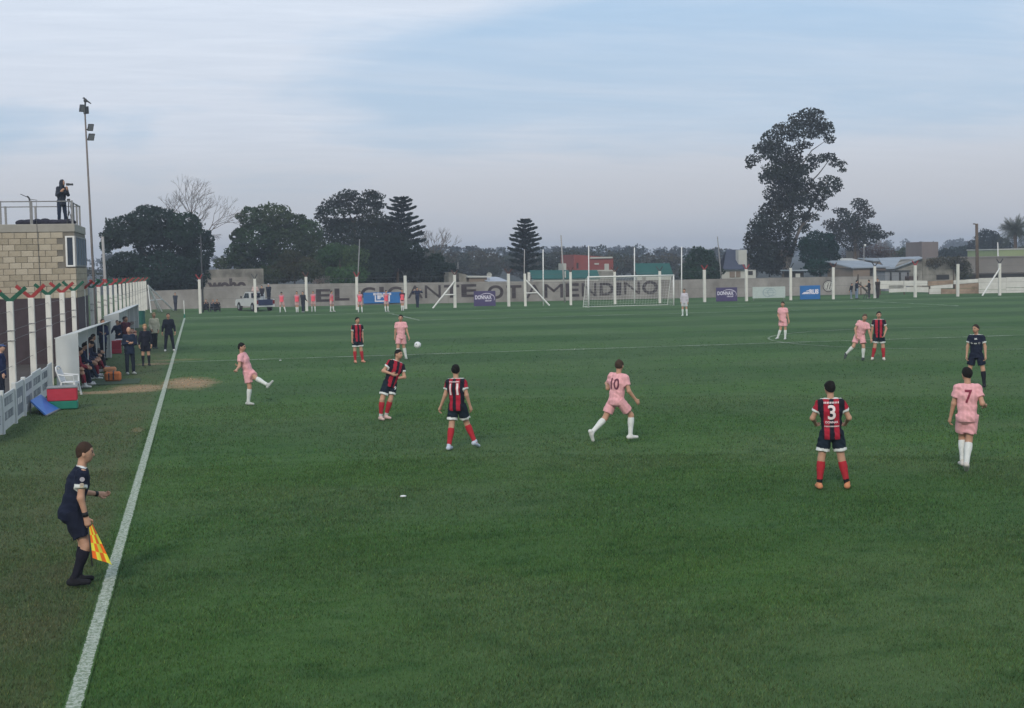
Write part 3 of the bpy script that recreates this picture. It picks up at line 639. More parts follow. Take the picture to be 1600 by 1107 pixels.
# pitch-side white board wall with its lettering
adv = thing('advertising_boards', 'low row of white painted advertising boards with faded lettering in front of the left fence', 'board', (-3.45, -26.5, 0))
yb = 0; k = 0
lens = [1.9, .18, 2.2, .18, 1.75, .16, 1.9, 2.3, 2.0, 1.2]
mDkPrint = M('board_print', (.20, .22, .24), .8, .3); mBoard = M('board_white', (.52, .54, .53), .75, .08, 2, .15)
for L1 in lens:
    if L1 < .3: MB().box(-.05, .06, yb+.005, yb+L1-.005, -.02, 1.02, .01).build('board_post', mBoard, adv)
    else:
        o = MB().box(-.02, .02, yb+.008, yb+L1-.008, .03, .93+.05*math.sin(k*2.1), .006).build('board', mBoard, adv)
        if k == 4: MB().box(.021, .026, yb+.22, yb+L1-.22, .14, .82).build('print', mDkPrint, o)
        rr_ = random.Random(k+3); pr = MB()
        if k in (2, 6, 7, 8, 0):
            for row, zr in enumerate((.60, .26)):
                yy = yb+.2
                while yy < yb+L1-.35:
                    ww = rr_.uniform(.09, .16); t_ = .020
                    kind = rr_.randint(0, 2)
                    pr.box(.021, .026, yy, yy+t_, zr, zr+.2)
                    if kind != 1: pr.box(.021, .026, yy+ww-t_, yy+ww, zr, zr+.2)
                    pr.box(.021, .026, yy+t_, yy+ww-t_, zr+.2-t_, zr+.2)
                    if kind != 2: pr.box(.021, .026, yy+t_, yy+ww-t_, zr, zr+t_)
                    yy += ww+.06
        elif k == 4:
            for a in range(3): pr.box(.0265, .030, yb+.42+a*.3, yb+.60+a*.3, .42, .58)
        if pr.v: pr.build('lettering', mDkPrint if k != 4 else mWhite, o)
    yb += L1; k += 1

# ------------------------------------------------------------------ commentary cabin of cinder blocks
CYF = 1.0; cx1 = AY(119, 420, CYF)[0]; cx0 = cx1-9.2; zt = AY(60, 350.5, CYF)[2]; zb = AY(60, 467, CYF)[2]; zp = AY(60, 363.5, CYF)[2]
cab = thing('commentary_cabin', 'raised grey cinder block commentary cabin with flat roof, corner window and dark painted base', 'cabin', (cx1, CYF, 0))
dp = 5.6; bh = (zp-zb)/11; bw = bh*1.93
def rel(x0, x1, y0, y1, z0, z1): return (x0-cx1, x1-cx1, y0-CYF, y1-CYF, z0, z1)
MB().box(*rel(cx0, cx1-.02, CYF+.03, CYF+dp, .0, zp-.01)).build('mortar_core', mMort, cab)
MB().box(*rel(cx0, cx1+.01, CYF-.015, CYF+dp+.02, zp+.004, zt), .02).build('roof_band', mRender, cab)
MB().box(*rel(cx0, cx1-.06, CYF-.02, CYF+.029, -.05, zb-.012)).build('painted_base', mMaroon, cab)
MB().box(*rel(cx1-.06+.002, cx1+.02, CYF+.0, CYF+dp, -.05, zb-.012)).build('painted_base', mMaroon, cab)
wx0 = AY(102.5, 395, CYF)[0]; wz0, wz1 = AY(110, 417, CYF)[2], AY(110, 369, CYF)[2]
b0s = []
for mm in (mBlock, mBlock2, mBlock3):
    b0s.append(MB().box(-bw/2+.008, bw/2-.008, -.0, .05, .008, bh-.008, .006).build('block', mm, cab, loc=(0, 0, -50)))
rb = random.Random(5)
for r in range(11):
    z = zb+r*bh; off_ = (r % 2)*bw/2; x = cx1-off_
    first = True
    while x > cx0+.1:
        wd_ = bw if not (first and off_ > 0) else bw
        xc = x-bw/2
        if first and off_ > 0:
            # half block closing the corner
            src = rb.choice(b0s)
            if not (wz0-.05 < z+bh/2 < wz1+.05): inst(src, 'block', cab, (-bw/4, 0, z), sc=(.5, 1, 1))
            first = False
        in_w = (wz0-.06 < z+bh/2 < wz1+.06) and xc+bw/2 > wx0
        if not in_w: inst(rb.choices(b0s, (5, 4, 2))[0], 'block', cab, (xc-cx1, rb.uniform(-.004, .006), z))
        x -= bw; first = False
for b_ in b0s: bpy.data.objects.remove(b_)
# side wall blocks (seen end-on)
sb = MB()
for r in range(11):
    z = zb+r*bh; y = CYF+.06-(r % 2)*.0
    while y < CYF+dp-.1:
        if not (wz0-.05 < z+bh/2 < wz1+.05): sb.box(-.018, .012, y-CYF+.008, min(y+bw, CYF+dp)-CYF-.008, z+.008, z+bh-.008)
        y += bw
sbo = sb.build('side_blocks', mBlock3, cab); sbo['kind'] = 'stuff'
wf = MB(); x0_, x1_ = wx0-cx1, 0.02; fy = -.03
wf.box(x0_, x0_+.07, fy, fy+.07, wz0, wz1, .006).box(-.10, -.02, fy, fy+.07, wz0, wz1, .006).box(x0_+.07, -.10, fy, fy+.07, wz1-.06, wz1).box(x0_+.07, -.10, fy, fy+.07, wz0, wz0+.06)
win = wf.build('window', mWhite, cab); MB().box(x0_+.07, -.10, fy+.03, fy+.045, wz0+.06, wz1-.06).build('pane', mGlass, win)
wf = MB(); wf.box(-.02, .03, .0, dp*.96, wz1-.06, wz1).box(-.02, .03, .0, dp*.96, wz0, wz0+.06)
for i in range(5): wf.box(-.02, .035, i*dp*.96/4-.03 if i else 0, i*dp*.96/4+.03, wz0+.06, wz1-.06)
win2 = wf.build('window', mSteel, cab); MB().box(.0, .012, .05, dp*.94, wz0+.06, wz1-.06).build('pane', mCurt, win2)
# railing
zr = zt+.02; rail_h = AY(80, 315, CYF+.2)[2]
rp = []
for pxp, yy in ((1, .2), (49, .2), (113, .2)): rp.append((AY(pxp, 340, CYF+yy)[0]-cx1, yy, .075 if pxp != 49 else .11))
for yy in (1.9, 3.6, 5.2): rp.append((-.18, yy, .075))
for pxp in (9, 56): rp.append((AY(pxp, 340, CYF+5.2)[0]-cx1, 5.2, .09))
rl = MB()
for x, y, wd in rp: MB().box(x-wd/2, x+wd/2, y-wd/2, y+wd/2, zr-.02, rail_h+.03).build('railing_post', mSteel, cab)
rl.tube([(cx0-cx1, .2, rail_h), (-.18, .2, rail_h)], .025); rl.tube([(-.18, .2, rail_h), (-.18, 5.2, rail_h)], .025); rl.tube([(-.18, 5.2, rail_h), (cx0-cx1, 5.2, rail_h)], .025)
rl.tube([(-.18, .2, rail_h), (-.18, 1.9, zr+.1)], .012).tube([(-.18, 1.9, rail_h), (-.18, .2, zr+.1)], .012)
rl.build('handrail', mSteel, cab)
xx = AY(57, 340, CYF-.03)[0]-cx1
MB().tube([(xx, .15, rail_h), (xx, -.035, zt), (xx+.02, -.035, zt-1.2), (xx+.05, -.03, zb)], .009, 5).build('cable', mWire, cab)
# small camera bracket clamped on the railing
br = thing('antenna', 'thin crooked antenna clamped to the cabin railing', 'antenna', (AY(47, 320, CYF+.2)[0], CYF+.2, rail_h))
MB().tube([(0, 0, 0), (-.03, 0, .14), (-.1, 0, .22)], .035).build('clamp', mDarkM, br); MB().tube([(-.05, 0, .16), (-.35, -.05, .30)], .015).tube([(-.03, 0, .1), (.28, 0, .05)], .012).build('rod', mDarkM, br)
# bags lying on the roof
bgx = AY(72, 345, CYF+.7)
bags = thing('bag_heap', 'heap of dark equipment bags lying on the cabin roof', 'bags', (bgx[0], CYF+.75, zt))
rg = random.Random(3)
for i in range(7): MB().ball((0, 0, 0), 1, 12, 8, (.22+.2*rg.random(), .24, .08+.10*rg.random())).build('bag', M('bag_cloth', (.022, .022, .035), .9, .4, 3, .8), bags, True, loc=(-.95+i*.30, rg.uniform(-.1, .2), .08))
# roof-side pole and floodlight mast behind the fence
def mast(label, name, base, top, r0, r1, mat, cat='pole', group=None):
    t_ = thing(name, label, cat, base, group=group); b_ = np.array(base); tp_ = np.array(top)-b_
    MB().tube([(0, 0, -.3), tuple(tp_*.45), tuple(tp_)], [r0, (r0+r1)/2, r1], 10).build('shaft', mat, t_, True); return t_, tp_
bs = AX(147.7, 440, -4.7); tp = AY(132.2, 166, bs[1])
ml, tv = mast('tall thin leaning floodlight mast with four lamps left of the pitch', 'floodlight_mast', (bs[0], bs[1], 0), tp, .09, .045, M('mast_rust', (.16, .14, .13), .7, .2, 2), 'floodlight')
def flood(px, py, sx, sz, rot, tilt):
    q = AY(px, py, bs[1])-np.array([bs[0], bs[1], 0])
    o = MB().prism([(-.5*sx, -.5*sz), (.32*sx, -.5*sz), (.5*sx, .5*sz), (-.32*sx, .5*sz)], -.12, .12).build('lamp', mDarkM, ml, loc=tuple(q)); o.rotation_euler = (tilt, 0, rot)
    MB().prism([(-.42*sx, -.42*sz), (.27*sx, -.42*sz), (.42*sx, .42*sz), (-.27*sx, .42*sz)], -.135, -.121).build('lens', M('lamp_glass', (.12, .13, .14), .3), o)
    tz = q.copy(); f_ = tz[2]/tv[2]; MB().tube([tuple(tv*f_-np.array([0, 0, .15])), tuple(q)], .03).build('bracket', mDarkM, ml)
flood(128.5, 169.5, .30, .42, .5, .1); flood(134.5, 172.5, .22, .42, -.9, .1); flood(141.5, 199.5, .36, .38, .2, .2); flood(142.5, 214.5, .40, .38, .2, .2)
MB().tube([tuple(tv-np.array([0, 0, .4])), tuple(tv+np.array([.05, 0, .3]))], .05).build('spike', mDarkM, ml)
bd = thing('bird', 'small dark bird perched on top of the floodlight mast', 'bird', tuple(AY(133.3, 157.5, bs[1])))
MB().ball((0, 0, 0), .085, 10, 8, (1.2, .8, 1.5)).ball((-.07, 0, .14), .055, 8, 6).build('body', mDarkM, bd, True); MB().prism([(.04, -.05), (.3, -.2), (.32, -.15), (.1, .04)], -.03, .03).build('tail', mDarkM, bd); MB().tube([(-.11, 0, .14), (-.18, 0, .13)], [.02, .004]).build('beak', mDarkM, bd)
bs2 = AX(165.5, 430, -4.9); mast('short plain grey pole standing between cabin and big dark tree', 'pole', (bs2[0], bs2[1], 0), AY(160.2, 370, bs2[1]), .11, .09, M('grey_pole', (.30, .29, .28), .8, .1))
# end frame of the fence, braced white poles
eb = G(236, 489); ef = thing('fence_brace', 'white braced pole frame at the far end of the left fence', 'frame', (eb[0], eb[1], 0)); et = AY(231, 446, eb[1])-eb
for nm, q in (('post', None), ('brace', G(248.5, 487)), ('brace', G(253, 487.5)), ('brace', G(271, 485.5))):
    m_ = MB(); m_.tube([(0, 0, 0) if q is None else tuple(q-eb), tuple(et)], .055); m_.build(nm, mWhite, ef)
qa = et*.45+(G(271, 485.5)-eb)*.55; MB().tube([tuple(et*.45), tuple(qa)], .04).build('crossbar', mWhite, ef)

struct(MB().box(-20, -3.95, -35, 40, .004, .03).build('yard', M('yard_dirt', (.060, .052, .048), .95, .25, .7, .3)))

# ------------------------------------------------------------------ dugouts
def dugout(label, ya, yb_, za, zb2, xb, xf):
    t_ = thing('dugout', label, 'dugout', (xb, ya, 0)); L1 = yb_-ya; wx = xf-xb
    def quad(name, pts, th=.02, m_=mSheet):
        P = [np.array(p, float) for p in pts]; nn = nz(np.cross(P[1]-P[0], P[-1]-P[0]))*th/2
        V = [p+nn for p in P]+[p-nn for p in P]; k_ = len(P)
        return mesh_np(name, V, [tuple(range(k_)), tuple(range(2*k_-1, k_-1, -1))]+[(i, i+k_, (i+1) % k_+k_, (i+1) % k_) for i in range(k_)], m_, t_)
    quad('side_panel', [(0, 0, 0), (wx, 0, 0), (wx, 0, za-.02), (0, 0, za-.19)]); quad('side_panel', [(0, L1, 0), (wx, L1, 0), (wx, L1, zb2-.02), (0, L1, zb2-.19)])
    quad('back_panel', [(-.015, .02, 0), (-.015, L1-.02, 0), (-.015, L1-.02, zb2-.2), (-.015, .02, za-.2)])
    k_ = 4
    for i in range(k_):
        a_, b_ = i/k_, (i+1)/k_; z1, z2 = za+(zb2-za)*a_, za+(zb2-za)*b_
        quad('roof_sheet', [(-.05, L1*a_+.006, z1-.19), (wx+.10, L1*a_+.006, z1+.01), (wx+.10, L1*b_-.006, z2+.01), (-.05, L1*b_-.006, z2-.19)], .025)
    for i in range(k_+1):
        y = .04+(L1-.08)*i/k_; z1 = za+(zb2-za)*i/k_
        MB().box(wx-.06, wx-.02, y-.02, y+.02, 0, z1-.05).build('post', mWhite, t_)
    bn = MB().box(.12, .5, .15, L1-.15, .40, .44).build('bench', M('bench_wood', (.12, .09, .06), .8), t_)
    return t_
dq = AY(125.5, 608, -12.6)
dugout('nearer white sheet dugout with a sloping roof sheltering seated substitutes', -12.6, 4.5, 1.86, 1.62, -3.30, -2.62)
dugout('farther white sheet dugout beyond the nearer one with two pink bibs inside', 13.0, 36.0, 1.70, 1.56, -3.42, -2.72)

# small things along the left side
def cooler(label, base, wd, dp_, h1, top, low, lidc, rz=0):
    t_ = thing('cool_box', label, 'box', tuple(base), rz)
    MB().box(-wd/2, wd/2, -dp_/2, dp_/2, 0, h1*.36, .02).build('base', low, t_); MB().box(-wd/2+.003, wd/2-.003, -dp_/2+.003, dp_/2-.003, h1*.36+.002, h1*.92, .02).build('body', top, t_)
    MB().box(-wd/2-.01, wd/2+.01, -dp_/2-.01, dp_/2+.01, h1*.92+.002, h1, .015).build('lid', lidc, t_); return t_
b_ = G(97, 640); cooler('large red and green cool box with grey lid beside the white plastic chair', (b_[0], b_[1]+.3, 0), .80, .55, .62, M('red_plastic', (.42, .03, .05), .6, .1), M('green_plastic', (.01, .16, .11), .6, .1), M('grey_plastic', (.22, .23, .23), .6, .08), .04)
b_ = G(182, 553); cooler('plain red cool box standing between the two dugouts', (b_[0], b_[1]+.2, 0), .42, .40, .58, M('red_plastic', (.3, .02, .03)), M('red_plastic', (.3, .02, .03)), M('red_lid', (.40, .04, .05), .6), 0)
b_ = G(208.5, 529); cooler('small red box behind the standing coach by the far dugout', (b_[0]-.1, b_[1], 0), .5, .4, .42, M('red_plastic', (.3, .02, .03)), M('red_plastic', (.3, .02, .03)), M('red_lid', (.40, .04, .05), .6), 0)
p0, p1 = G(72, 650), G(94, 639.5); t_ = thing('blue_board', 'bright blue panel lying tilted against the low white boards', 'panel', tuple(p0))
q0 = AX(47, 627, -3.38); q1 = AX(63.5, 617.5, -3.2)
P = [np.array(v)-p0 for v in (p0, p1, q1, q0)]; nn = nz(np.cross(P[1]-P[0], P[3]-P[0]))
if nn[2] < 0: nn = -nn
mesh_np('panel', [p+nn*.02 for p in P]+[p-nn*.02 for p in P], [(0, 1, 2, 3), (7, 6, 5, 4), (0, 4, 5, 1), (1, 5, 6, 2), (2, 6, 7, 3), (3, 7, 4, 0)], M('sky_blue_plastic', (.045, .17, .50), .5, .1), t_)
m_ = MB(); m_.tube([tuple(P[0]-nn*.0), tuple(P[1])], .03); m_.tube([tuple(P[3]), (P[3][0], P[3][1], .0)], .02).tube([tuple(P[2]), (P[2][0], P[2][1], .0)], .02); m_.build('frame', mSteel, t_)
def chair(label, loc, rz):
    t_ = thing('plastic_chair', label, 'chair', loc, rz)
    MB().box(-.24, .24, -.22, .22, .40, .43, .012).box(-.24, .24, -.23, -.20, .36, .43).build('seat', mWhiteP, t_)
    bk = MB(); 
    for i in range(5): bk.beam((-.16+.08*i, .21, .45), (-.18+.09*i, .33, .80), .035, .015, (0, 1, 0))
    bk.tube([(-.23, .21, .42), (-.25, .33, .78), (-.17, .36, .88), (0, .37, .90), (.17, .36, .88), (.25, .33, .78), (.23, .21, .42)], .022); bk.build('backrest', mWhiteP, t_)
    for x in (-1, 1):
        for y in (-1, 1): MB().beam((x*.21, y*.19, .41), (x*.27, y*.26, 0), .05, .045, (0, 1, 0)).build('leg', mWhiteP, t_)
        MB().tube([(x*.23, -.20, .42), (x*.27, -.18, .62), (x*.27, .1, .63), (x*.24, .27, .66)], .02).build('armrest', mWhiteP, t_)
    return t_
b_ = G(118, 618); chair('white plastic garden chair standing in front of the nearer dugout', (b_[0]-.15, b_[1], 0), rad(78))
b_ = G(189, 552); chair('white plastic chair beside the red box between the dugouts', (b_[0]-.05, b_[1], 0), rad(-90))
mOr = M('orange_bag', (.55, .16, .045), .8, .15); 
b_ = G(177, 596); t_ = thing('kit_bag', 'orange kit bag with black straps on the grass by the bench', 'bag', tuple(b_))
MB().box(-.27, .27, -.15, .15, 0, .33, .06).build('bag_body', mOr, t_); MB().tube([(.02, -.17, .06), (.02, -.18, .28), (.02, 0, .35)], .025).tube([(-.13, -.16, .06), (-.13, -.17, .26), (-.13, 0, .33)], .022).build('strap', mDarkM, t_)
b_ = G(171, 592); t_ = thing('kit_bag', 'pale orange folded vest bundle resting behind the strapped bag', 'bag', (b_[0], b_[1]+.45, 0)); MB().box(-.22, .22, -.14, .14, .20, .38, .05).box(-.2, .2, -.14, .14, 0, .19, .05).build('bag_body', M('pale_orange', (.55, .25, .12), .8, .15), t_)
b_ = G(231, 512); t_ = thing('green_drum', 'dark green drum standing beside the far dugout', 'drum', (b_[0]-.7, b_[1]+6, 0)); MB().tube([(0, 0, 0), (0, 0, .9)], .33, 20).build('barrel', M('drum_green', (.01, .09, .07), .6), t_); MB().tube([(0, 0, .9), (0, 0, .93)], .35, 20).build('lid', M('drum_green', (.01, .09, .07), .6), t_)
tag(MB().box(-.85, .85, -1.1, 1.1, .0, .012).build('mat', M('green_mat', (.035, .065, .035), .95, .2, 6, .3), loc=(-1.75, -9.6, 0)), 'flat green rubber mat on the ground in front of the nearer dugout', 'mat')
for (px, py, l_, a) in ((630, 777.5, .11, .1), (438, 564, .10, 0)):
    b_ = G(px, py); o = MB().ball((0, 0, .02), .03, 10, 6, (l_/.06, 1, .6)).build('bottle', mWhiteP, None, True, loc=tuple(b_)); tag(o, 'thin white strip of litter lying on the middle of the pitch' if px > 500 else 'tiny white litter lying on the grass near the halfway line', 'litter')
# corner flag
b_ = G(289, 497); t_ = thing('corner_flag', 'thin white corner flag pole at the far left corner of the pitch', 'flag', (.0, L_, 0)); hh = AY(288.5, 470, L_)[2]; MB().tube([(0, 0, 0), (-.02, 0, hh)], .03).build('pole', mWhite, t_); MB().tube([(0, 0, 0), (0, 0, .3)], .05).build('base', M('green_plastic', (.01, .16, .11)), t_)

# ------------------------------------------------------------------ goal
gl, gr_ = W_/2-3.66, W_/2+3.66
goal = thing('goal', 'white football goal with net in front of the lettered wall', 'goal', (W_/2, L_, 0))
for x in (-3.66, 3.66): MB().tube([(x, 0, 0), (x, 0, 2.50)], .06, 12).build('goalpost', mWhite, goal, True)
MB().tube([(-3.72, 0, 2.5), (3.72, 0, 2.5)], .06, 12).build('crossbar', mWhite, goal, True)
sp2 = MB()
for x in (-3.66, 3.66): sp2.tube([(x, 0, 2.5), (x, .7, 2.35), (x, 1.7, 0)], .025)
sp2.tube([(-3.66, 1.7, .02), (3.66, 1.7, .02)], .02); sp2.build('net_support', mWhite, goal)
nb = MB(); mNet = M('net_cord', (.62, .63, .62), .8)
st = .24
prof = [(0, 2.46), (.7, 2.33), (.95, 1.75), (1.2, 1.16), (1.45, .58), (1.7, .02)]
for i in range(int(7.32/st)+1):
    x = -3.66+i*7.32/int(7.32/st); nb.tube([(x, a, b-.05*math.sin(i)) for a, b in prof], .005, 3, False)
for j in range(14):
    t = j/13*5; a = min(int(t), 4); f_ = t-a; y = prof[a][0]*(1-f_)+prof[a+1][0]*f_; z = prof[a][1]*(1-f_)+prof[a+1][1]*f_
    nb.tube([(-3.66, y, z), (-1.8, y+.05, z-.05), (0, y, z-.02), (1.8, y+.05, z-.05), (3.66, y, z)], .005, 3, False)
for x in (-3.66, 3.66):
    for j in range(10):
        z = .02+j*.24; y1_ = np.interp(z, [b for a, b in prof][::-1], [a for a, b in prof][::-1]); nb.tube([(x, 0, z), (x, y1_, z)], .005, 3, False)
    for j in range(6): y = .2+j*.24; z1_ = np.interp(y, [a for a, b in prof], [b for a, b in prof]); nb.tube([(x, y, 0), (x, y, z1_)], .005, 3, False)
nb.build('net', mNet, goal)

# ------------------------------------------------------------------ far fence posts, net poles, wall
def PL(px, py, A, Bp):
    A = np.array(A, float); Bp = np.array(Bp, float); dv = Bp-A; nn = np.array([dv[1], -dv[0]]); v = ray(px, py)
    t = ((A-CAM[:2])@nn)/(v[:2]@nn); return CAM+v*t
FA, FB = (1.2, 63.2), (76, 57.6)
ff = thing('goal_end_fence', 'row of white concrete posts with forked tips along the goal end of the pitch', 'fence', (*FA, 0)); fo = np.array([*FA, 0])
posts = [(313, 489, 437), (399.5, 487.5, 436), (479.5, 487, 433), (558, 485.5, 433), (634, 484, 431), (711, 481.5, 430), (795, 480, 428), (821, 479.5, 428), (892, 478, 425.5), (961, 477, 425), (1031, 476, 424), (1101, 474, 422), (1166.5, 472, 421), (1235.5, 470.5, 419), (1302, 469, 418), (1367, 467.5, 416.5), (1430, 465, 415), (1496.5, 463, 413), (1562, 461.5, 412)]
rp_ = random.Random(9)
for px, yb_, yt_ in posts:
    q = PL(px, yb_, FA, FB); q[2] = 0; zt_ = PL(px, yt_, FA, FB)[2]
    p = MB().box(-.11, .11, -.11, .11, -.1, zt_, .02).build('post', mConc, ff, loc=tuple(q-fo)); p.rotation_euler = (0, rp_.uniform(-.008, .008), rp_.uniform(-.2, .2))
    if px in (821,): continue
    mA = rp_.choice([mRedA, M('arm_rust', (.10, .05, .04), .9, .2), mDarkM])
    for sg in (1, -1): MB().beam((0, 0, zt_-.02), (sg*rp_.uniform(.22, .32), -sg*.12, zt_+.42), .08, .06, (0, 1, 0)).build('arm', mA, p)
wf_ = MB()
for z in (.4, 1.2, 2.0, 2.7): wf_.tube([(-.0, 0, z), (FB[0]-FA[0], FB[1]-FA[1], z)], .008, 4)
wf_.build('wire', mWire, ff)
def brace(label, foot, top, pp):
    a = PL(*foot, FA, FB)+np.array([0, -.25, 0]); a[2] = 0; b = PL(*top, FA, FB)+np.array([0, -.18, 0]); t_ = thing('brace', label, 'brace', tuple(a)); d = b-a
    MB().tube([(0, 0, 0), tuple(d)], .07).build('strut', mWhite, t_); m_ = d*.5; MB().tube([tuple(m_), (d[0], d[1], m_[2])], .05).build('tie', mWhite, t_)
brace('slanting white pipe brace leaning right against a goal end post left of the purple board', (675.5, 481.5), (709.5, 440), 0)
brace('slanting white pipe brace falling to the right in front of the wall letters AM', (857.5, 478), (821, 438), 0)
a = PL(1532, 459.5, FA, FB)+np.array([0, -.3, 0]); a[2] = 0; b = PL(1560, 420, FA, FB)+np.array([0, -.2, 0]); t_ = thing('brace', 'slanting white pipe brace at the right end of the goal end fence', 'brace', tuple(a)); MB().tube([(0, 0, 0), tuple(b-a)], .07).build('strut', mWhite, t_)
tag(MB().box(-.13, .13, -.1, .1, 0, AY(826.5, 426, 79)[2], .02).build('stub_post', mConc, loc=(AY(826.5, 440, 79)[0], 79, 0)), 'thick white stub post rising just above the lettered wall', 'post')
for px, yt_, yb_ in ((849.5, 390, 479), (920.8, 384, 479), (992.3, 387, 476.5), (1066, 386, 474.5)):
    q = PL(px+1, yb_, FA, FB)+np.array([0, .35, 0]); q[2] = 0; tp = AY(px-1, yt_, q[1])
    nm = {849.5: 'slim white net pole left of the goal', 920.8: 'slim white net pole at the left goalpost', 992.3: 'slim white net pole behind the middle of the goal', 1066: 'slim white net pole right of the goal beside the goalkeeper'}[px]
    mast(nm, 'net_pole', tuple(q), tp, .06, .045, mWhite, 'pole', 'slim net poles behind the goal')
WA, WB = (-7, 79.5), (66, 71.5)
wall = thing('boundary_wall', 'long grey rendered wall behind the goal painted with huge dark letters', 'wall', (*WA, 0)); wo = np.array([*WA, 0]); wd_ = nz(np.array([WB[0]-WA[0], WB[1]-WA[1], 0])); wlen = math.hypot(WB[0]-WA[0], WB[1]-WA[1])
wn_ = np.array([wd_[1], -wd_[0], 0])     # toward the pitch
def wall_seg(px0, px1, y0_, y1_, thick=.2, mat=mWall, name='wall_section'):
    a = PL(px0, y0_, WA, WB); b = PL(px1, y1_, WA, WB); V = []
    for q in (a, b):
        for z in (-.2, q[2]): V += [np.array([q[0], q[1], z])-wo, np.array([q[0], q[1], z])-wo-wn_*thick]
    return mesh_np(name, V, [(0, 1, 3, 2), (4, 6, 7, 5), (0, 4, 5, 1), (2, 3, 7, 6), (0, 2, 6, 4), (1, 5, 7, 3)], mat, wall)
wall_seg(205, 318, 456, 452); wall_seg(318.4, 408, 449, 446); wall_seg(408.3, 500, 444.5, 444); wall_seg(500.3, 700, 443.5, 441.5); wall_seg(700.3, 765, 441, 440.5)
wall_seg(765.3, 900, 440, 440); wall_seg(900.3, 1060, 439.5, 437.5); wall_seg(1060.3, 1200, 437.3, 434.5); wall_seg(1200.3, 1372, 434.3, 432)
def wl(ch, x0, x1, yt_, yb_, bold=.0, mat=mInk, nm='letter'):
    a = PL((x0+x1)/2, yb_, WA, WB); L0 = PL(x0, yb_, WA, WB); L1_ = PL(x1, yb_, WA, WB); tpz = PL((x0+x1)/2, yt_, WA, WB)[2]
    return lettering(ch, np.linalg.norm((L1_-L0)[:2]), tpz-a[2], a-wo, wd_, mat, wall, nm, bold, .012)
for ch, x0, x1, yt_, yb_ in (('E', 494, 517, 452, 472), ('L', 523, 546, 451, 470), ('G', 564, 587, 449, 469), ('I', 593, 600, 448.5, 468), ('G', 606, 628, 448, 468), ('A', 637, 661, 446.5, 466.5), ('N', 664, 689, 446, 466), ('T', 694, 718, 445.5, 465.5), ('E', 721, 745, 444.5, 464.5),
                             ('O', 762, 787, 446, 467.5), ('T', 791, 815, 446, 466.5), ('A', 822, 848, 445, 466), ('M', 851, 880, 444, 465.5), ('E', 884, 905, 443, 464), ('N', 909, 932, 442.5, 463.5), ('D', 937, 959, 442, 462), ('I', 963, 971, 441.5, 462), ('N', 975, 1000, 440.5, 460), ('O', 1003.5, 1028, 439, 460)):
    wl(ch, x0, x1, yt_, yb_, 0.0 if ch in 'AMN' else .03)
# older wall behind with the upper half of a slogan
ow = thing('old_wall', 'weathered taller wall with partly hidden dark slogan letters behind the pickup', 'wall', (AY(322, 450, 84)[0], 84, 0)); oo = np.array([AY(322, 450, 84)[0], 84, 0])
za_ = AY(360, 421, 84)[2]; xr = AY(412, 440, 84)[0]-oo[0]; MB().box(0, xr, 0, .25, 0, za_, .01).build('wall_panel', mOldW, ow)
zc_ = AY(350, 434, 84)[2]; MB().box(-.1, xr*.72, -.05, -.002, 0, zc_).build('painted_band', M('faded_band', (.24, .225, .20), .95, .25, .8), ow)
lettering('woho', xr*.66, (zc_-AY(350, 455, 84)[2])*.95, (xr*.36, -.06, AY(350, 455.5, 84)[2]), (1, 0, 0), mInk, ow, 'lettering', .05, .01)
# wall emblem (painted on the far wall)
a = PL(1294.5, 447.5, WA, WB)-wo; R_ = .50
def disc(c, r, mat, nm, off, par, n_=28):
    V = [c+wn_*off]+[c+wn_*off+(wd_*math.cos(t)+np.array([0, 0, 1])*math.sin(t))*r for t in np.linspace(0, 2*math.pi, n_, endpoint=False)]
    return mesh_np(nm, V, [(0, i+1, (i+1) % n_+1) for i in range(n_)], mat, par)
disc(a, R_*1.18, mInk, 'emblem_ground', .010, wall); disc(a, R_, mPaleWall, 'emblem_ring', .016, wall); disc(a, R_*.86, mInk, 'emblem_ring', .022, wall); disc(a, R_*.80, mPaleWall, 'emblem_disc', .028, wall)
em = MB(); up_ = np.array([0, 0, 1.]); c_ = a+wn_*.034
for dx in (-.12, .14): em.beam(tuple(c_+wd_*dx-up_*.30+wd_*(-.06)), tuple(c_+wd_*dx+up_*.30+wd_*.1), .07, .006, tuple(wn_))
em.build('emblem_mark', mInk, wall)

def board(label, x0, x1, yt_, yb_, mat, cat='sign', yoff=0.0, stand=True):
    a = PL(x0, yb_, FA, FB); b = PL(x1, yb_, FA, FB); o_ = (a+b)/2; zt_ = PL((x0+x1)/2, yt_, FA, FB)[2]; zb_ = max(.02, o_[2]); o_[2] = 0; o_[1] += yoff
    t_ = thing('sign_board', label, cat, tuple(o_), math.atan2(b[1]-a[1], b[0]-a[0])); wd2 = np.linalg.norm((b-a)[:2])
    MB().box(-wd2/2, wd2/2, -.02, .02, zb_, zt_, .006).build('panel', mat, t_)
    if stand: MB().box(-wd2/2+.1, -wd2/2+.14, .022, .06, 0, zt_-.1).box(wd2/2-.14, wd2/2-.1, .022, .06, 0, zt_-.1).build('frame', mSteel, t_)
    return t_, wd2, zb_, zt_
def arc_m(t_, cx, cz, rx, rz_, a0, a1, w0, mat, nm='logo_arc'):
    V = []; F_ = []
    ts = np.linspace(a0, a1, 24)
    for i, t in enumerate(ts):
        q = w0*(.35+1.0*math.sin(math.pi*i/23)); V += [(cx+rx*math.cos(t), -.026, cz+rz_*math.sin(t)), (cx+(rx-q)*math.cos(t), -.026, cz+(rz_-q)*math.sin(t))]
    F_ = [(2*i, 2*i+1, 2*i+3, 2*i+2) for i in range(23)]; mesh_np(nm, V, F_, mat, t_)
mLogo = M('logo_white', (.62, .60, .68), .7)
